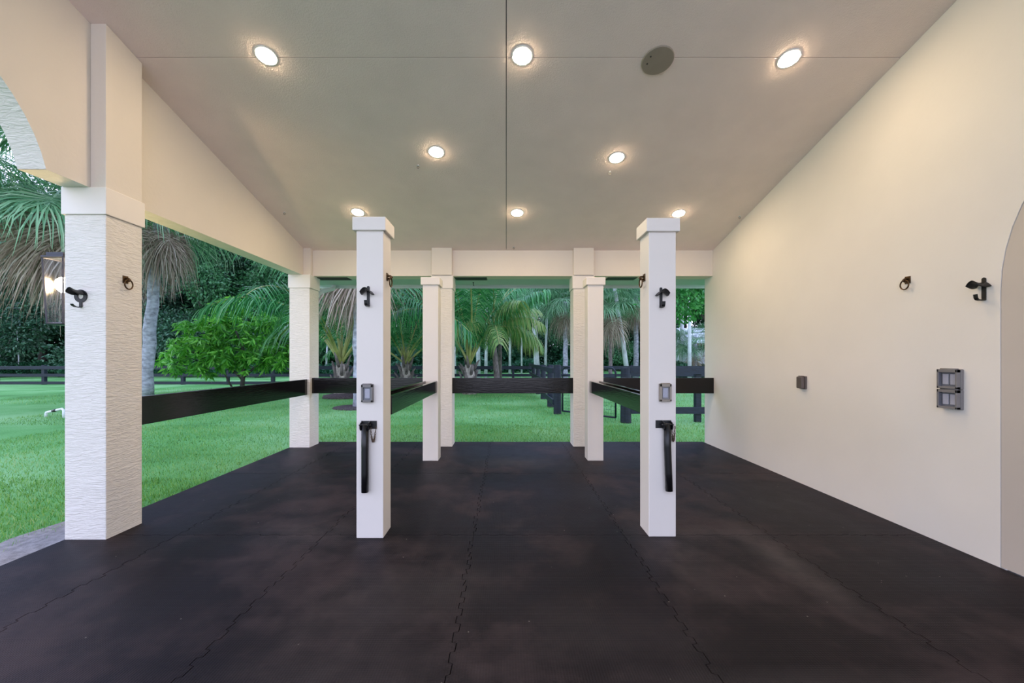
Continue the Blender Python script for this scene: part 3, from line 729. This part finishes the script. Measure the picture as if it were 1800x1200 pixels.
# ------------------------------------------------------------------ vegetation builders
rng = np.random.default_rng(5)
def unit(v): return v / (np.linalg.norm(v, axis=-1, keepdims=True) + 1e-9)
def leaves(C, D, L, W, fold=.15):
    """rhombic leaves at C (n,3) along D (n,3)"""
    n = len(C); D = unit(D); A = rng.normal(size=(n, 3)); S = unit(np.cross(D, A)); U = np.cross(S, D)
    L = np.broadcast_to(L, n)[:, None]; W = np.broadcast_to(W, n)[:, None]
    p0 = C; p1 = C + D * L * .45 + S * W * .5 + U * L * fold; p2 = C + D * L; p3 = C + D * L * .45 - S * W * .5 + U * L * fold
    V = np.stack([p0, p1, p2, p3], 1).reshape(-1, 3); Q = np.arange(4 * n).reshape(n, 4)
    return V, Q
def cloud(clumps, n, L, W, down=.25, spread=.8, shell=.55):
    """clumps: (x,y,z,rx,ry,rz)"""
    c = np.array(clumps, float); vol = c[:, 3] * c[:, 4] * c[:, 5]; k = rng.choice(len(c), n, p=(vol ** .75) / (vol ** .75).sum())
    d = unit(rng.normal(size=(n, 3))); rr = (shell + (1 - shell) * rng.random(n)) ** .7
    P = c[k, :3] + d * c[k, 3:] * rr[:, None] * (1 + .12 * rng.normal(size=(n, 1)))
    D = d * spread + rng.normal(size=(n, 3)) * .45 + np.array([0, 0, -down])
    return leaves(P, D, L * (.7 + .6 * rng.random(n)), W * (.7 + .6 * rng.random(n)))
def trunk_mesh(pts, rs, n=10): return MB().tube(pts, rs, n)

def frond_mesh(name, L, e0, bend, npairs, ll, mat, droop=.5, petiole=.18, wid=.035, seed=0, twist=0.0):
    """a feather frond leaving the origin along +x; returns (leaflet mesh, rachis MB)"""
    r = np.random.default_rng(seed)
    ts = np.linspace(0, 1, 24); ang = e0 - bend * ts ** 1.4
    seg = L / 23; P = [np.zeros(3)]
    for a in ang[:-1]: P.append(P[-1] + seg * np.array([math.cos(a), 0, math.sin(a)]))
    P = np.array(P); V = []; Q = []
    for i in range(npairs):
        t = petiole + (1 - petiole) * (i + .5) / npairs; f_ = t * 23; k = min(int(f_), 22); p = P[k] + (P[k + 1] - P[k]) * (f_ - k)
        a = ang[k]; T = np.array([math.cos(a), 0, math.sin(a)]); Nn = np.array([-math.sin(a), 0, math.cos(a)])
        l = ll * math.sin(math.pi * (.12 + .80 * (t - petiole) / (1 - petiole))) ** .6 * (.85 + .3 * r.random())
        for s in (-1, 1):
            d = T * .65 + np.array([0, s, 0]) * .95 + Nn * (.25 + .15 * r.normal()); d /= np.linalg.norm(d)
            g_ = np.array([0, 0, -1.0]); w_ = T * wid * .5
            q0 = p; q1 = p + d * l * .4 + g_ * l * .06 * droop; q2 = q1 + d * l * .32 + g_ * l * .30 * droop; q3 = q2 + d * l * .2 + g_ * l * .38 * droop
            n0 = len(V); V += [q0 - w_ * .4, q0 + w_ * .4, q1 - w_, q1 + w_, q2 - w_ * .8, q2 + w_ * .8, q3 - w_ * .1, q3 + w_ * .1]
            Q += [(n0, n0 + 1, n0 + 3, n0 + 2), (n0 + 2, n0 + 3, n0 + 5, n0 + 4), (n0 + 4, n0 + 5, n0 + 7, n0 + 6)]
    me = npmesh(name, V, Q); me.materials.append(mat)
    return me, P
def fan_mesh(name, Lp, e0, bend, R_, nseg, mat, droop=.6, seed=0, wid=.034):
    r = np.random.default_rng(seed); ts = np.linspace(0, 1, 8); P = [np.zeros(3)]
    for t in ts[:-1]:
        a = e0 - bend * t; P.append(P[-1] + Lp / 7 * np.array([math.cos(a), 0, math.sin(a)]))
    P = np.array(P); a = e0 - bend; V = []; Q = []
    T = np.array([math.cos(a), 0, math.sin(a)]); Nn = np.array([-math.sin(a), 0, math.cos(a)])
    # petiole as a thin strip pair
    for i in range(7):
        n0 = len(V); w_ = np.array([0, .016, 0]); V += [P[i] - w_, P[i] + w_, P[i + 1] + w_, P[i + 1] - w_]; Q.append((n0, n0 + 1, n0 + 2, n0 + 3))
    for i in range(nseg):
        ph = (-1 + 2 * (i + .5) / nseg) * 2.25; l = R_ * (1 - .25 * abs(ph) / 2.25) * (.85 + .25 * r.random())
        d = T * math.cos(ph) + np.array([0, 1, 0]) * math.sin(ph) + Nn * (.35 - .25 * abs(math.sin(ph))) + .05 * r.normal(size=3); d /= np.linalg.norm(d)
        side = np.cross(d, Nn); side /= np.linalg.norm(side); g_ = np.array([0, 0, -1.0]); o_ = P[-1] + T * .1 * math.cos(ph)
        q = [o_, o_ + d * l * .5 + g_ * l * .05, o_ + d * l * .78 + g_ * l * .2 * droop, o_ + d * l * .92 + g_ * l * .5 * droop]
        ww = [wid * .25, wid * 1.0, wid * .6, wid * .08]; n0 = len(V)
        for k in range(4): V += [q[k] - side * ww[k] / 2 + Nn * (0 if k != 1 else .0), q[k] + side * ww[k] / 2]
        Q += [(n0 + 2 * k, n0 + 2 * k + 1, n0 + 2 * k + 3, n0 + 2 * k + 2) for k in range(3)]
    me = npmesh(name, V, Q); me.materials.append(mat); return me

FAN = [fan_mesh('fan_leaf', 1.3, R(30), R(50), 1.25, 52, M['frond_fan'], .9, 1), fan_mesh('fan_leaf', 1.2, R(10), R(40), 1.2, 50, M['frond_fan'], 1.1, 2), fan_mesh('fan_leaf', 1.3, R(65), R(45), 1.2, 52, M['frond_fan'], .8, 3)]
DEAD = [fan_mesh('dead_leaf', 1.0, R(-35), R(45), 1.1, 34, M['frond_dead'], 1.4, 4), fan_mesh('dead_leaf', .8, R(-55), R(32), 1.25, 32, M['frond_dead'], 1.3, 5), fan_mesh('dead_leaf', .7, R(-70), R(20), 1.1, 28, M['frond_dead'], 1.2, 6)]

def sabal(bx, by, height, crown, label, r0=.17, lean=(0, 0), ngreen=26, ndead=22, seed=1, group='fan palms', deadlen=1.0, spin=0.0, bark='palm_bark', name='fan_palm'):
    rn = random.Random(seed); r = thing(name, (bx, by, ZG), label, 'palm tree', group)
    top = Vector((lean[0], lean[1], height))
    pts = []; rs = []
    for k in range(15):
        t = k / 14; pts.append(Vector((bx, by, ZG)) + Vector((top.x * t ** 1.3, top.y * t, top.z * t)) + Vector((.02 * math.sin(k * 2.1), .02 * math.cos(k * 1.7), 0))); rs.append(r0 * (1.15 - .25 * min(1, t * 3)) * (1 + .05 * math.sin(k * 5.3)))
    trunk_mesh(pts, rs, 14).build('trunk', M[bark], r, smooth=True)
    for k in range(ngreen):
        me = FAN[k % 3]; o = link('fan_leaf', me, None, r); o.location = top + Vector((0, 0, rn.uniform(-.15, .15)))
        o.rotation_euler = (rn.uniform(-.3, .3), rn.uniform(-.25, .35), spin + k * 2.399 + rn.uniform(-.2, .2)); s = crown / 2.2 * rn.uniform(.85, 1.1); o.scale = (s, s, s)
    for k in range(ndead):
        me = DEAD[k % 3]; o = link('dead_leaf', me, None, r); o.location = top + Vector((0, 0, rn.uniform(-.45, -.1)))
        o.rotation_euler = (rn.uniform(-.3, .3), rn.uniform(-.1, .2), k * 2.399 + rn.uniform(-.3, .3)); s = crown / 2.2 * rn.uniform(.8, 1.05) * deadlen; o.scale = (s, s, s)
    return r
def coconut(bx, by, height, L, n, label, seed=1, emin=25, emax=82, yellow=0, r0=.16, group='feather-leaved palms', bend=95, lean=(0, 0), droop=1.0, ll=.75, spin=0, bark='boots', npairs=46, rib=.045):
    rn = random.Random(seed); r = thing('coconut_palm', (bx, by, ZG), label, 'palm tree', group)
    top = Vector((lean[0], lean[1], height)); pts = []; rs = []
    for k in range(9):
        t = k / 8; pts.append(Vector((bx, by, ZG)) + Vector((top.x * t, top.y * t, top.z * t))); rs.append(r0 * (1.35 - .5 * t) * (1 + .08 * math.sin(k * 3.1)))
    trunk_mesh(pts, rs, 12).build('trunk', M[bark], r, smooth=True)
    if bark == 'boots':
        mh = MB(); O = Vector((bx, by, ZG))
        for k in range(16):
            a = k * 2.399; z = height * (.25 + .75 * k / 15); rr = r0 * (1.25 - .4 * z / height); ln = rn.uniform(.22, .5); o_ = rn.uniform(.12, .3)
            d = Vector((math.cos(a), math.sin(a), 0)); mh.tube([O + d * rr * .7 + Vector((0, 0, z - .12)), O + d * (rr + .05) + Vector((0, 0, z)), O + d * (rr + o_ * .6) + Vector((0, 0, z + ln * .6)), O + d * (rr + o_) + Vector((0, 0, z + ln))], [.075, .06, .045, .02], 6)
        mh.build('leaf_base_stubs', M['bark'], r, smooth=True)
    vars_ = []
    for v in range(5):
        e = emin + (emax - emin) * v / 4
        me, P = frond_mesh('frond', L * (.9 + .1 * v / 4), R(e), R(bend * (.75 + .35 * (1 - v / 4))), npairs, ll, M['frond_yellow'] if v < yellow else M['frond_coco'], droop, .2, .05, seed * 7 + v)
        mb = MB().tube([tuple(p) for p in P], [rib * (1 - .9 * (k / 23) ** .6) + .004 for k in range(24)], 6)
        rm = bpy.data.meshes.new('midrib'); rm.from_pydata(mb.v, [], mb.f); rm.materials.append(M['petiole'])
        for p_ in rm.polygons: p_.use_smooth = True
        vars_.append((me, rm))
    for k in range(n):
        v = min(4, int(5 * k / n)); me, rm = vars_[v]; o = link('frond', me, None, r); o.location = top
        o.rotation_euler = (rn.uniform(-.2, .2), rn.uniform(-.16, .2), spin + k * 2.399 + rn.uniform(-.3, .3)); q = rn.uniform(.85, 1.08); o.scale = (q, q, q)
        c = link('midrib', rm, None, o); c['label'] = 'yellow-green midrib'
    return r
def tree(name, bx, by, trunk, tr, clumps, n, L, W, label, cat, group, leaf, bark='bark', branches=(), **kw):
    r = thing(name, (bx, by, ZG), label, cat, group); b = Vector((bx, by, ZG))
    trunk_mesh([b + Vector(p) for p in trunk], tr, 10).build('trunk', M[bark], r, smooth=True)
    for br in branches:
        trunk_mesh([b + Vector(p) for p in br[0]], br[1], 7).build('branch', M[bark], r, smooth=True)
    V, Q = cloud(clumps, n, L, W, **kw); me = npmesh('foliage', V, Q); link('foliage', me, M[leaf], r); return r

# ---- near palms
sabal((256 - 890) / F * 15.3, 15.3, 6.9, 2.5, 'tall fan palm with a pale mottled trunk seen just right of the near left column', .21, (.5, .1), 30, 30, 2)
sabal((172 - 890) / F * 11.2, 11.2, 5.9, 2.7, 'fan palm hanging its shaggy fronds left of the near left column', .2, (-.75, 0), 34, 34, 5, deadlen=1.05)
sabal((637 - 890) / F * 12.3, 12.3, 5.1, 2.4, 'fan palm with a grey dead skirt, its trunk half hidden by the front left post', .25, (-.1, 0), 26, 40, 9, deadlen=1.0)
sabal((712 - 890) / F * 19.5, 19.5, 6.2, 2.6, 'dark shaggy fan palm between the left stall posts', .2, (0, 0), 26, 30, 19, deadlen=1.1)
coconut((600 - 890) / F * 15.5, 15.5, 1.25, 6.2, 13, 'young coconut palm with thick yellow stalks, between corner column and front left post', 3, 55, 86, r0=.22, bend=105, droop=1.3, ll=1.15, spin=2.6, npairs=58, rib=.06)
coconut((713 - 890) / F * 17.8, 17.8, 1.2, 4.6, 12, 'small coconut palm with a white-patched base between the left stall posts', 6, 50, 84, r0=.2, bend=80, spin=.4, rib=.055)
coconut((825 - 890) / F * 17, 17, 1.2, 5.4, 10, 'coconut palm with a flared base at the left of the middle opening', 8, 66, 88, r0=.22, bend=58, spin=1.1, droop=1.3, ll=1.05, npairs=58, rib=.06)
coconut((876 - 890) / F * 17.5, 17.5, 2.75, 2.9, 18, 'feather palm with a mottled dark trunk in the middle of the middle opening', 12, 12, 70, yellow=3, r0=.105, lean=(-.25, 0), bend=62, bark='bark', spin=.0, droop=1.5, ll=.75)
# mulch beds
for px, Y, rx, lab in ((630, 12.3, .75, 'dark mulch ring around the trunk half hidden by the front left post'), (606, 15.5, .8, 'raised dark mulch mound at the foot of the yellow-stalked coconut palm'), (713, 14.5, .3, 'small dark stump of mulch on the lawn behind the left stall divider')):
    x = (px - 890) / F * Y; hh = .16 if Y == 15.5 else .05
    m = MB().lathe([(rx, ZG - .02), (rx * .93, ZG + hh * .6), (rx * .5, ZG + hh), (.02, ZG + hh * 1.05)], 26, Matrix.Translation((x, Y, 0)))
    tag(m.build('mulch_bed', M['mulch'], smooth=True), lab, 'mulch bed', 'dark mulch beds on the lawn')

# ---- bright drooping-leaved bush tree (left bay)
def mango():
    bx, by = (425 - 890) / F * 18, 18.0
    r = thing('mango_tree', (bx, by, ZG), 'bright lime green drooping-leaved small tree in the left opening', 'tree'); b = Vector((bx, by, ZG))
    trunk_mesh([b, b + Vector((.05, 0, .6)), b + Vector((.1, 0, 1.4)), b + Vector((.0, 0, 2.4))], [.10, .085, .07, .04], 9).build('trunk', M['dark_bark'], r, smooth=True)
    for q in ([(-.3, 0, 0), (-.6, 0, .5), (-.9, 0, 1.2), (-1.5, .1, 1.9)], [(.05, 0, .5), (-.5, .1, 1.0), (-1.6, 0, 1.5), (-2.5, 0, 1.9)], [(.05, 0, .6), (.6, 0, 1.1), (1.4, 0, 1.6), (2.0, 0, 2.1)], [(.1, 0, 1.2), (.3, -.4, 1.9), (.2, -.7, 2.6)]):
        trunk_mesh([b + Vector(p) for p in q], [.05 * (1 - .2 * i) for i in range(len(q))], 6).build('branch', M['dark_bark'], r, smooth=True)
    # rosettes of long drooping leaves
    rn = np.random.default_rng(3); C = []; 
    spots = [(-3.0, 1.75, .8, .45), (-2.3, 2.2, .8, .5), (-2.6, 1.3, .8, .4), (-1.8, 2.9, .8, .55), (-1.5, 1.9, .9, .6), (-1.4, 1.25, .9, .4), (-.9, 3.4, .8, .6), (-.8, 2.5, 1, .6), (-.4, 1.5, 1, .5), (.1, 3.0, 1, .7), (.2, 2.1, 1, .6), (.5, 1.4, 1, .45), (1.0, 2.6, 1, .7), (1.2, 1.7, 1, .5), (1.8, 2.3, .9, .6), (2.1, 1.5, .8, .45), (-.3, 3.9, .7, .45), (1.4, 3.2, .8, .55)]
    for (x, z, dy, s) in spots:
        for k in range(16 if s < .5 else 26):
            d = unit(rn.normal(size=3)) * rn.random() ** .4; C.append((x + d[0] * s * 1.2, d[1] * dy * 1.2, z - .1 + d[2] * s))
    C = np.array(C); P = []; D = []
    for c in C:
        k = 15; a = rn.random(k) * 6.283; e = rn.uniform(-1.25, .25, k)
        P.append(np.repeat(c[None], k, 0) + rn.normal(size=(k, 3)) * .03); D.append(np.stack([np.cos(a) * np.cos(e), np.sin(a) * np.cos(e), np.sin(e) - .25], 1))
    P = np.concatenate(P); D = np.concatenate(D)
    global rng
    V, Q = leaves(P + np.array([bx, by, ZG]) - np.array([bx, by, ZG]), D, .36 * (.7 + .5 * rng.random(len(P))), .085, -.12)
    link('foliage', npmesh('foliage', V, Q), M['leaf_mango'], r)
mango()

# ---- background trees: four dense crowns shared by many
def dense_variant(name, seed, hgt, rad, leaf, n=38000, L=.18, W=.10, bark='dark_bark', low=.05):
    global rng; rng = np.random.default_rng(seed); rn = random.Random(seed); cl = []
    for k in range(26):
        t = rn.random(); z = hgt * (low + (1 - low) * t); rr = rad * (1 - .45 * abs(2 * t - .8)) * rn.random() ** .5; a = rn.random() * 6.28
        s = rad * rn.uniform(.28, .42); cl.append((rr * math.cos(a), rr * math.sin(a), z, s, s, s * .8))
    V, Q = cloud(cl, n, L, W, shell=.35); me = npmesh('foliage', V, Q); me.materials.append(M[leaf])
    mb = MB().tube([(0, 0, 0), (.1, 0, hgt * .3), (-.1, .1, hgt * .7)], [.22, .17, .06], 8); tm = bpy.data.meshes.new('trunk'); tm.from_pydata(mb.v, [], mb.f); tm.materials.append(M[bark])
    return me, tm
DV = [dense_variant('a', 21, 11, 4.2, 'leaf_dark'), dense_variant('b', 22, 10, 3.8, 'leaf_dark'), dense_variant('c', 23, 9.5, 4.4, 'leaf_mid'), dense_variant('d', 24, 12, 3.6, 'leaf_dark')]
def put_tree(v, x, y, s, rz, label, name='dense_tree', group='dense trees of the wood beyond the far fence', cat='tree', var=None):
    me, tm = (var or DV)[v]; r = thing(name, (x, y, ZG), label, cat, group); r.rotation_euler.z = rz; r.scale = (s, s, s)
    link('foliage', me, None, r); link('trunk', tm, None, r); return r
rn = random.Random(77)
BK = 'dark dense tree in the woodland wall beyond the far paddock fence'
row = []
for k in range(15):
    x = -48 + k * 5.8 + rn.uniform(-1, 1); y = 41 + rn.uniform(-2, 2) + (9 if x > -6 else 0)
    s = rn.uniform(1.1, 1.35) * (1.2 if x < -8 else 1.0)
    rg = region(x, y); put_tree(k % 4, x, y, s, rn.uniform(0, 6.28), 'dark leafy tree in the wood front row, ' + rg, group='front wood trees ' + rg)
for k in range(13):
    x = -56 + k * 8.6 + rn.uniform(-1, 1); y = 57 + rn.uniform(-2, 3); rg = region(x, y); put_tree((k + 2) % 4, x, y, rn.uniform(1.5, 1.8), rn.uniform(0, 6.28), 'tall tree deep in the wood, ' + rg, group='deep wood trees ' + rg)
# nearer big trees at the left
put_tree(0, (345 - 890) / F * 35, 35.5, 1.4, 1.0, 'big dark tree rising behind the bright green bush tree', group=None)
put_tree(2, (440 - 890) / F * 36, 37, 1.4, 2.2, 'broad mid-green tree behind the coconut fronds in the left opening', group=None)
put_tree(3, (50 - 890) / F * 34, 35, 1.4, .6, 'dark tree behind the far fence, left of the lantern', group=None)
put_tree(1, (-40 - 890) / F * 33, 34, 1.4, 3.6, 'dark tree at the extreme left beyond the fence', group=None)
put_tree(1, (170 - 890) / F * 34, 36, 1.4, 4.4, 'dark tree beyond the fence, mostly behind the near left column', group=None)
# undergrowth clumps along the wood edge
rng = np.random.default_rng(31)
UM = []
for v in range(3):
    cl = [(random.uniform(-1.2, 1.2), random.uniform(-.5, .5), .45 + .35 * random.random(), .6, .5, .42) for _ in range(7)]
    V, Q = cloud(cl, 3200, .22, .09, down=-.1, shell=.3); me = npmesh('foliage', V, Q); me.materials.append(M['leaf_under']); UM.append(me)
for k in range(36):
    x = -41 + k * 1.75 + rn.uniform(-.5, .5); y = (33.0 if x < -4 else 43) + rn.uniform(-.6, 1.2)
    if x > 11: y = 27.2
    o = link('bush', UM[k % 3], None); o.location = (x, y, ZG); o.rotation_euler.z = rn.uniform(0, 6.28); s = rn.uniform(.75, 1.15); o.scale = (s, s, s)
    rg = region(x, y); tag(o, 'low leafy undergrowth bush at the wood edge, ' + rg, 'bush', 'undergrowth bushes ' + rg)

for k in range(20):
    x = -54 + k * 5.2 + rn.uniform(-.5, .5); y = (39 if x < -4 else 49) + rn.uniform(-1, 1.5)
    o = link('thicket_bush', UM[k % 3], None); o.location = (x, y, ZG); o.rotation_euler.z = rn.choice((0, 3.14)) + rn.uniform(-.3, .3); s = rn.uniform(2.2, 2.8); o.scale = (s * 1.1, s, s)
    rg = region(x, y); tag(o, 'tall dark thicket closing the wood at its foot, ' + rg, 'bush', 'thicket bushes ' + rg)
# ---- slender pale trunks
rng = np.random.default_rng(41)
def feather_variant(seed, hgt, rad, n, mat='leaf_feather', zlo=.52, L=.42, W=.03):
    global rng; rng = np.random.default_rng(seed); rn_ = random.Random(seed); cl = []
    for k in range(18):
        t = rn_.random(); a = rn_.random() * 6.28; rr = rad * rn_.random() ** .6 * (1 - .4 * t); cl.append((rr * math.cos(a), rr * math.sin(a), hgt * (zlo + (1 - zlo) * t), rad * .42, rad * .42, .5))
    V, Q = cloud(cl, n, L, W, down=.7, shell=.2); me = npmesh('foliage', V, Q); me.materials.append(M[mat]); return me
FV = [feather_variant(51, 11, 2.0, 9000), feather_variant(52, 11, 1.7, 8000)]
def slender(px, Y, rad, label, lean=0, hgt=11, v=0, nofol=False, z0=0):
    x = (px - 890) / F * Y; r = thing('slender_tree', (x, Y, ZG), label, 'tree', None)
    MB().tube([(x, Y, ZG), (x + lean * .3, Y, 3), (x + lean * .6, Y, 6), (x + lean, Y, hgt)], [rad * 1.15, rad, rad * .85, rad * .5], 10).build('trunk', M['pale_bark'], r, smooth=True)
    if not nofol:
        o = link('foliage', FV[v], None, r); o.location.x = lean * .5; o.rotation_euler.z = px
for a in ((945, 27, .17, 'thickest pale trunk in the middle opening, rising behind the lane fence', -.55), (958, 30, .085, 'thin pale trunk just right of the thickest one in the middle opening', .3, 11, 1),
          (854, 29, .10, 'pale trunk between the coconut palm and the mottled palm', .1, 11, 1), (841, 30, .14, 'brownish pale trunk close behind the flared coconut palm', -.1, 11, 0), (799, 27, .11, 'pale trunk at the left edge of the middle opening', -.2, 11, 1),
          (896, 33, .09, 'faint dark-set trunk deep in the wood, middle opening', .1, 11, 1), (917, 33, .06, 'thinnest faint trunk deep in the wood, middle opening', .0, 11, 0),
          (1105, 26, .14, 'leaning pale trunk between the right stall posts', -1.5, 11, 0), (1212, 24, .10, 'bright pale trunk in the far right opening', 0.0, 11, 1), (1197, 30, .14, 'dim pale trunk left in the far right opening', .2, 11, 0),
          (573, 34.5, .07, 'very thin white trunk left of the yellow-stalked palm', .4, 5, 1), (35, 34.0, .06, 'crooked thin white trunk left of the lantern', -.5, 4.2, 1)):
    slender(*a[:5], *(a[5:7] if len(a) > 5 else (11, 0)), nofol=(a[0] in (573, 35)))
# ---- fan palms at the right
sabal((994 - 890) / F * 26, 26, 5.0, 2.1, 'bluish fan palm at the right edge of the middle opening', .16, (0, 0), 30, 12, 31)
sabal((1073 - 890) / F * 25, 25, 4.6, 2.3, 'grey-green fan palm with a thin trunk between the right stall posts', .12, (0, 0), 26, 16, 32, bark='bark')
sabal((1118 - 890) / F * 29, 29, 5.9, 2.3, 'fan palm with hanging brown leaves beside the front right post', .18, (0, 0), 24, 26, 33)
sabal((1222 - 890) / F * 27, 27, 2.4, 2.0, 'low fan palm in front of the pale house, far right opening', .15, (0, 0), 24, 6, 34)
sabal((1040 - 890) / F * 31, 31, 7.0, 2.6, 'tall fan palm behind the right rear column', .18, (0, 0), 24, 20, 35)
# ---- bright tree at the far right
rng = np.random.default_rng(61)
tree('leafy_tree', 7.5, 14.5, [(0, 0, 0), (0, 0, 2.2), (-.3, 0, 4)], [.16, .13, .06], [(-1.2, 0, 4.4, 1.5, 1.5, 1.0), (-1.5, .2, 3.3, 1.1, 1.3, .55), (.5, 0, 4.8, 1.6, 1.5, 1.1), (.6, 0, 3.4, 1.3, 1.3, .8), (-.3, 0, 5.6, 1.6, 1.5, 1)], 9000, .17, .085,
     'bright green leafy tree reaching in above the pale house at the far right', 'tree', None, 'leaf_bright', 'dark_bark', [([(0, 0, 2), (-.7, 0, 3), (-1.5, 0, 3.6)], [.06, .04, .02])], down=.3, shell=.2)
# feathery bright tree behind the mottled palm
rng = np.random.default_rng(62)
tree('feathery_tree', (879 - 890) / F * 20.5, 20.5, [(0, 0, 0), (0, 0, 3), (.1, 0, 7)], [.10, .08, .05], [(.3, 0, 4.7, 1.0, 1, .5), (1.2, 0, 4.2, .8, .8, .3), (.6, 0, 3.5, .9, 1, .3), (.8, 0, 5.6, 1.1, 1, .6), (-.5, 0, 5.8, 1, 1, .7)], 7000, .34, .03,
     'feathery light green tree behind the mottled palm in the middle opening', 'tree', None, 'leaf_feather', 'bark', down=.8, shell=.15)

# ---- pale house far right
hx = 14.9
r = thing('house', (hx, 29, ZG), 'pale house with a dark red roof edge glimpsed through trees at far right', 'house')
MB().box(hx - 1.6, hx + 6, 29, 34, ZG, 3.1).build('wall', M['house'], r)
MB().add([(hx - 2, 28.4, 2.45), (hx + 6.4, 28.4, 2.45), (hx + 6.4, 31.5, 3.7), (hx - 2, 31.5, 3.7), (hx - 2, 34.6, 2.45), (hx + 6.4, 34.6, 2.45), (hx - 2, 28.4, 2.35), (hx + 6.4, 28.4, 2.35)], [(0, 1, 2, 3), (3, 2, 5, 4), (0, 6, 7, 1)]).build('roof', M['house'], r)
MB().box(hx - 2, hx + 6.4, 28.32, 28.4, 2.27, 2.45).build('roof_edge', M['roof_red'], r)
w1 = MB().box(hx + .4, hx + 1.3, 28.94, 29.02, .9, 1.9).build('window', M['window_dark'], r)

# ---- grass blades
def grass():
    global rng; rng = np.random.default_rng(9); Cs = []; Sz = []
    def zone(x0, x1, y0, y1, dens, size):
        n = int((x1 - x0) * (y1 - y0) * dens); Cs.append(np.stack([rng.uniform(x0, x1, n), rng.uniform(y0, y1, n)], 1)); Sz.append(np.full(n, size))
    zone(-7, XLo - .02, 1.2, 5, 2200, .042); zone(-9, XLo - .02, 5, 9, 900, .042); zone(-12, XLo, 9, 13, 350, .05); zone(-18, XLo, 13, 20, 110, .06)
    zone(XLo, XR + 2, YE, 9, 1500, .042); zone(XLo, XR + 3, 9, 13, 450, .048); zone(XLo, XR + 4, 13, 20, 140, .06)
    C = np.concatenate(Cs); S = np.concatenate(Sz); 
    keep = ~((C[:, 0] > XLo - .04 - .40 * np.clip((4.3 - C[:, 1]) / .6, 0, 1) + .12 * rng.normal(size=len(C)) * (C[:, 1] < 4.3)) & (C[:, 1] < YE + .0)) 
    C = C[keep]; S = S[keep]; n = len(C)
    a = rng.random(n) * 6.283; lean = rng.random(n) * .9; h_ = S * (.6 + .8 * rng.random(n)); w_ = S * .16 * (.7 + .6 * rng.random(n))
    ca, sa = np.cos(a), np.sin(a); b = rng.random(n) * 6.283
    base = np.stack([C[:, 0], C[:, 1], np.full(n, ZG - .004)], 1); side = np.stack([ca, sa, np.zeros(n)], 1) * w_[:, None] / 2
    tip = base + np.stack([np.cos(b) * lean * h_, np.sin(b) * lean * h_, h_], 1)
    V = np.stack([base - side, base + side, tip], 1).reshape(-1, 3); Q = np.arange(3 * n).reshape(n, 3)
    o = link('grass', npmesh('grass', V, Q), M['blades']); tag(o, 'short green lawn grass around the barn', 'grass', None, 'stuff')
grass()
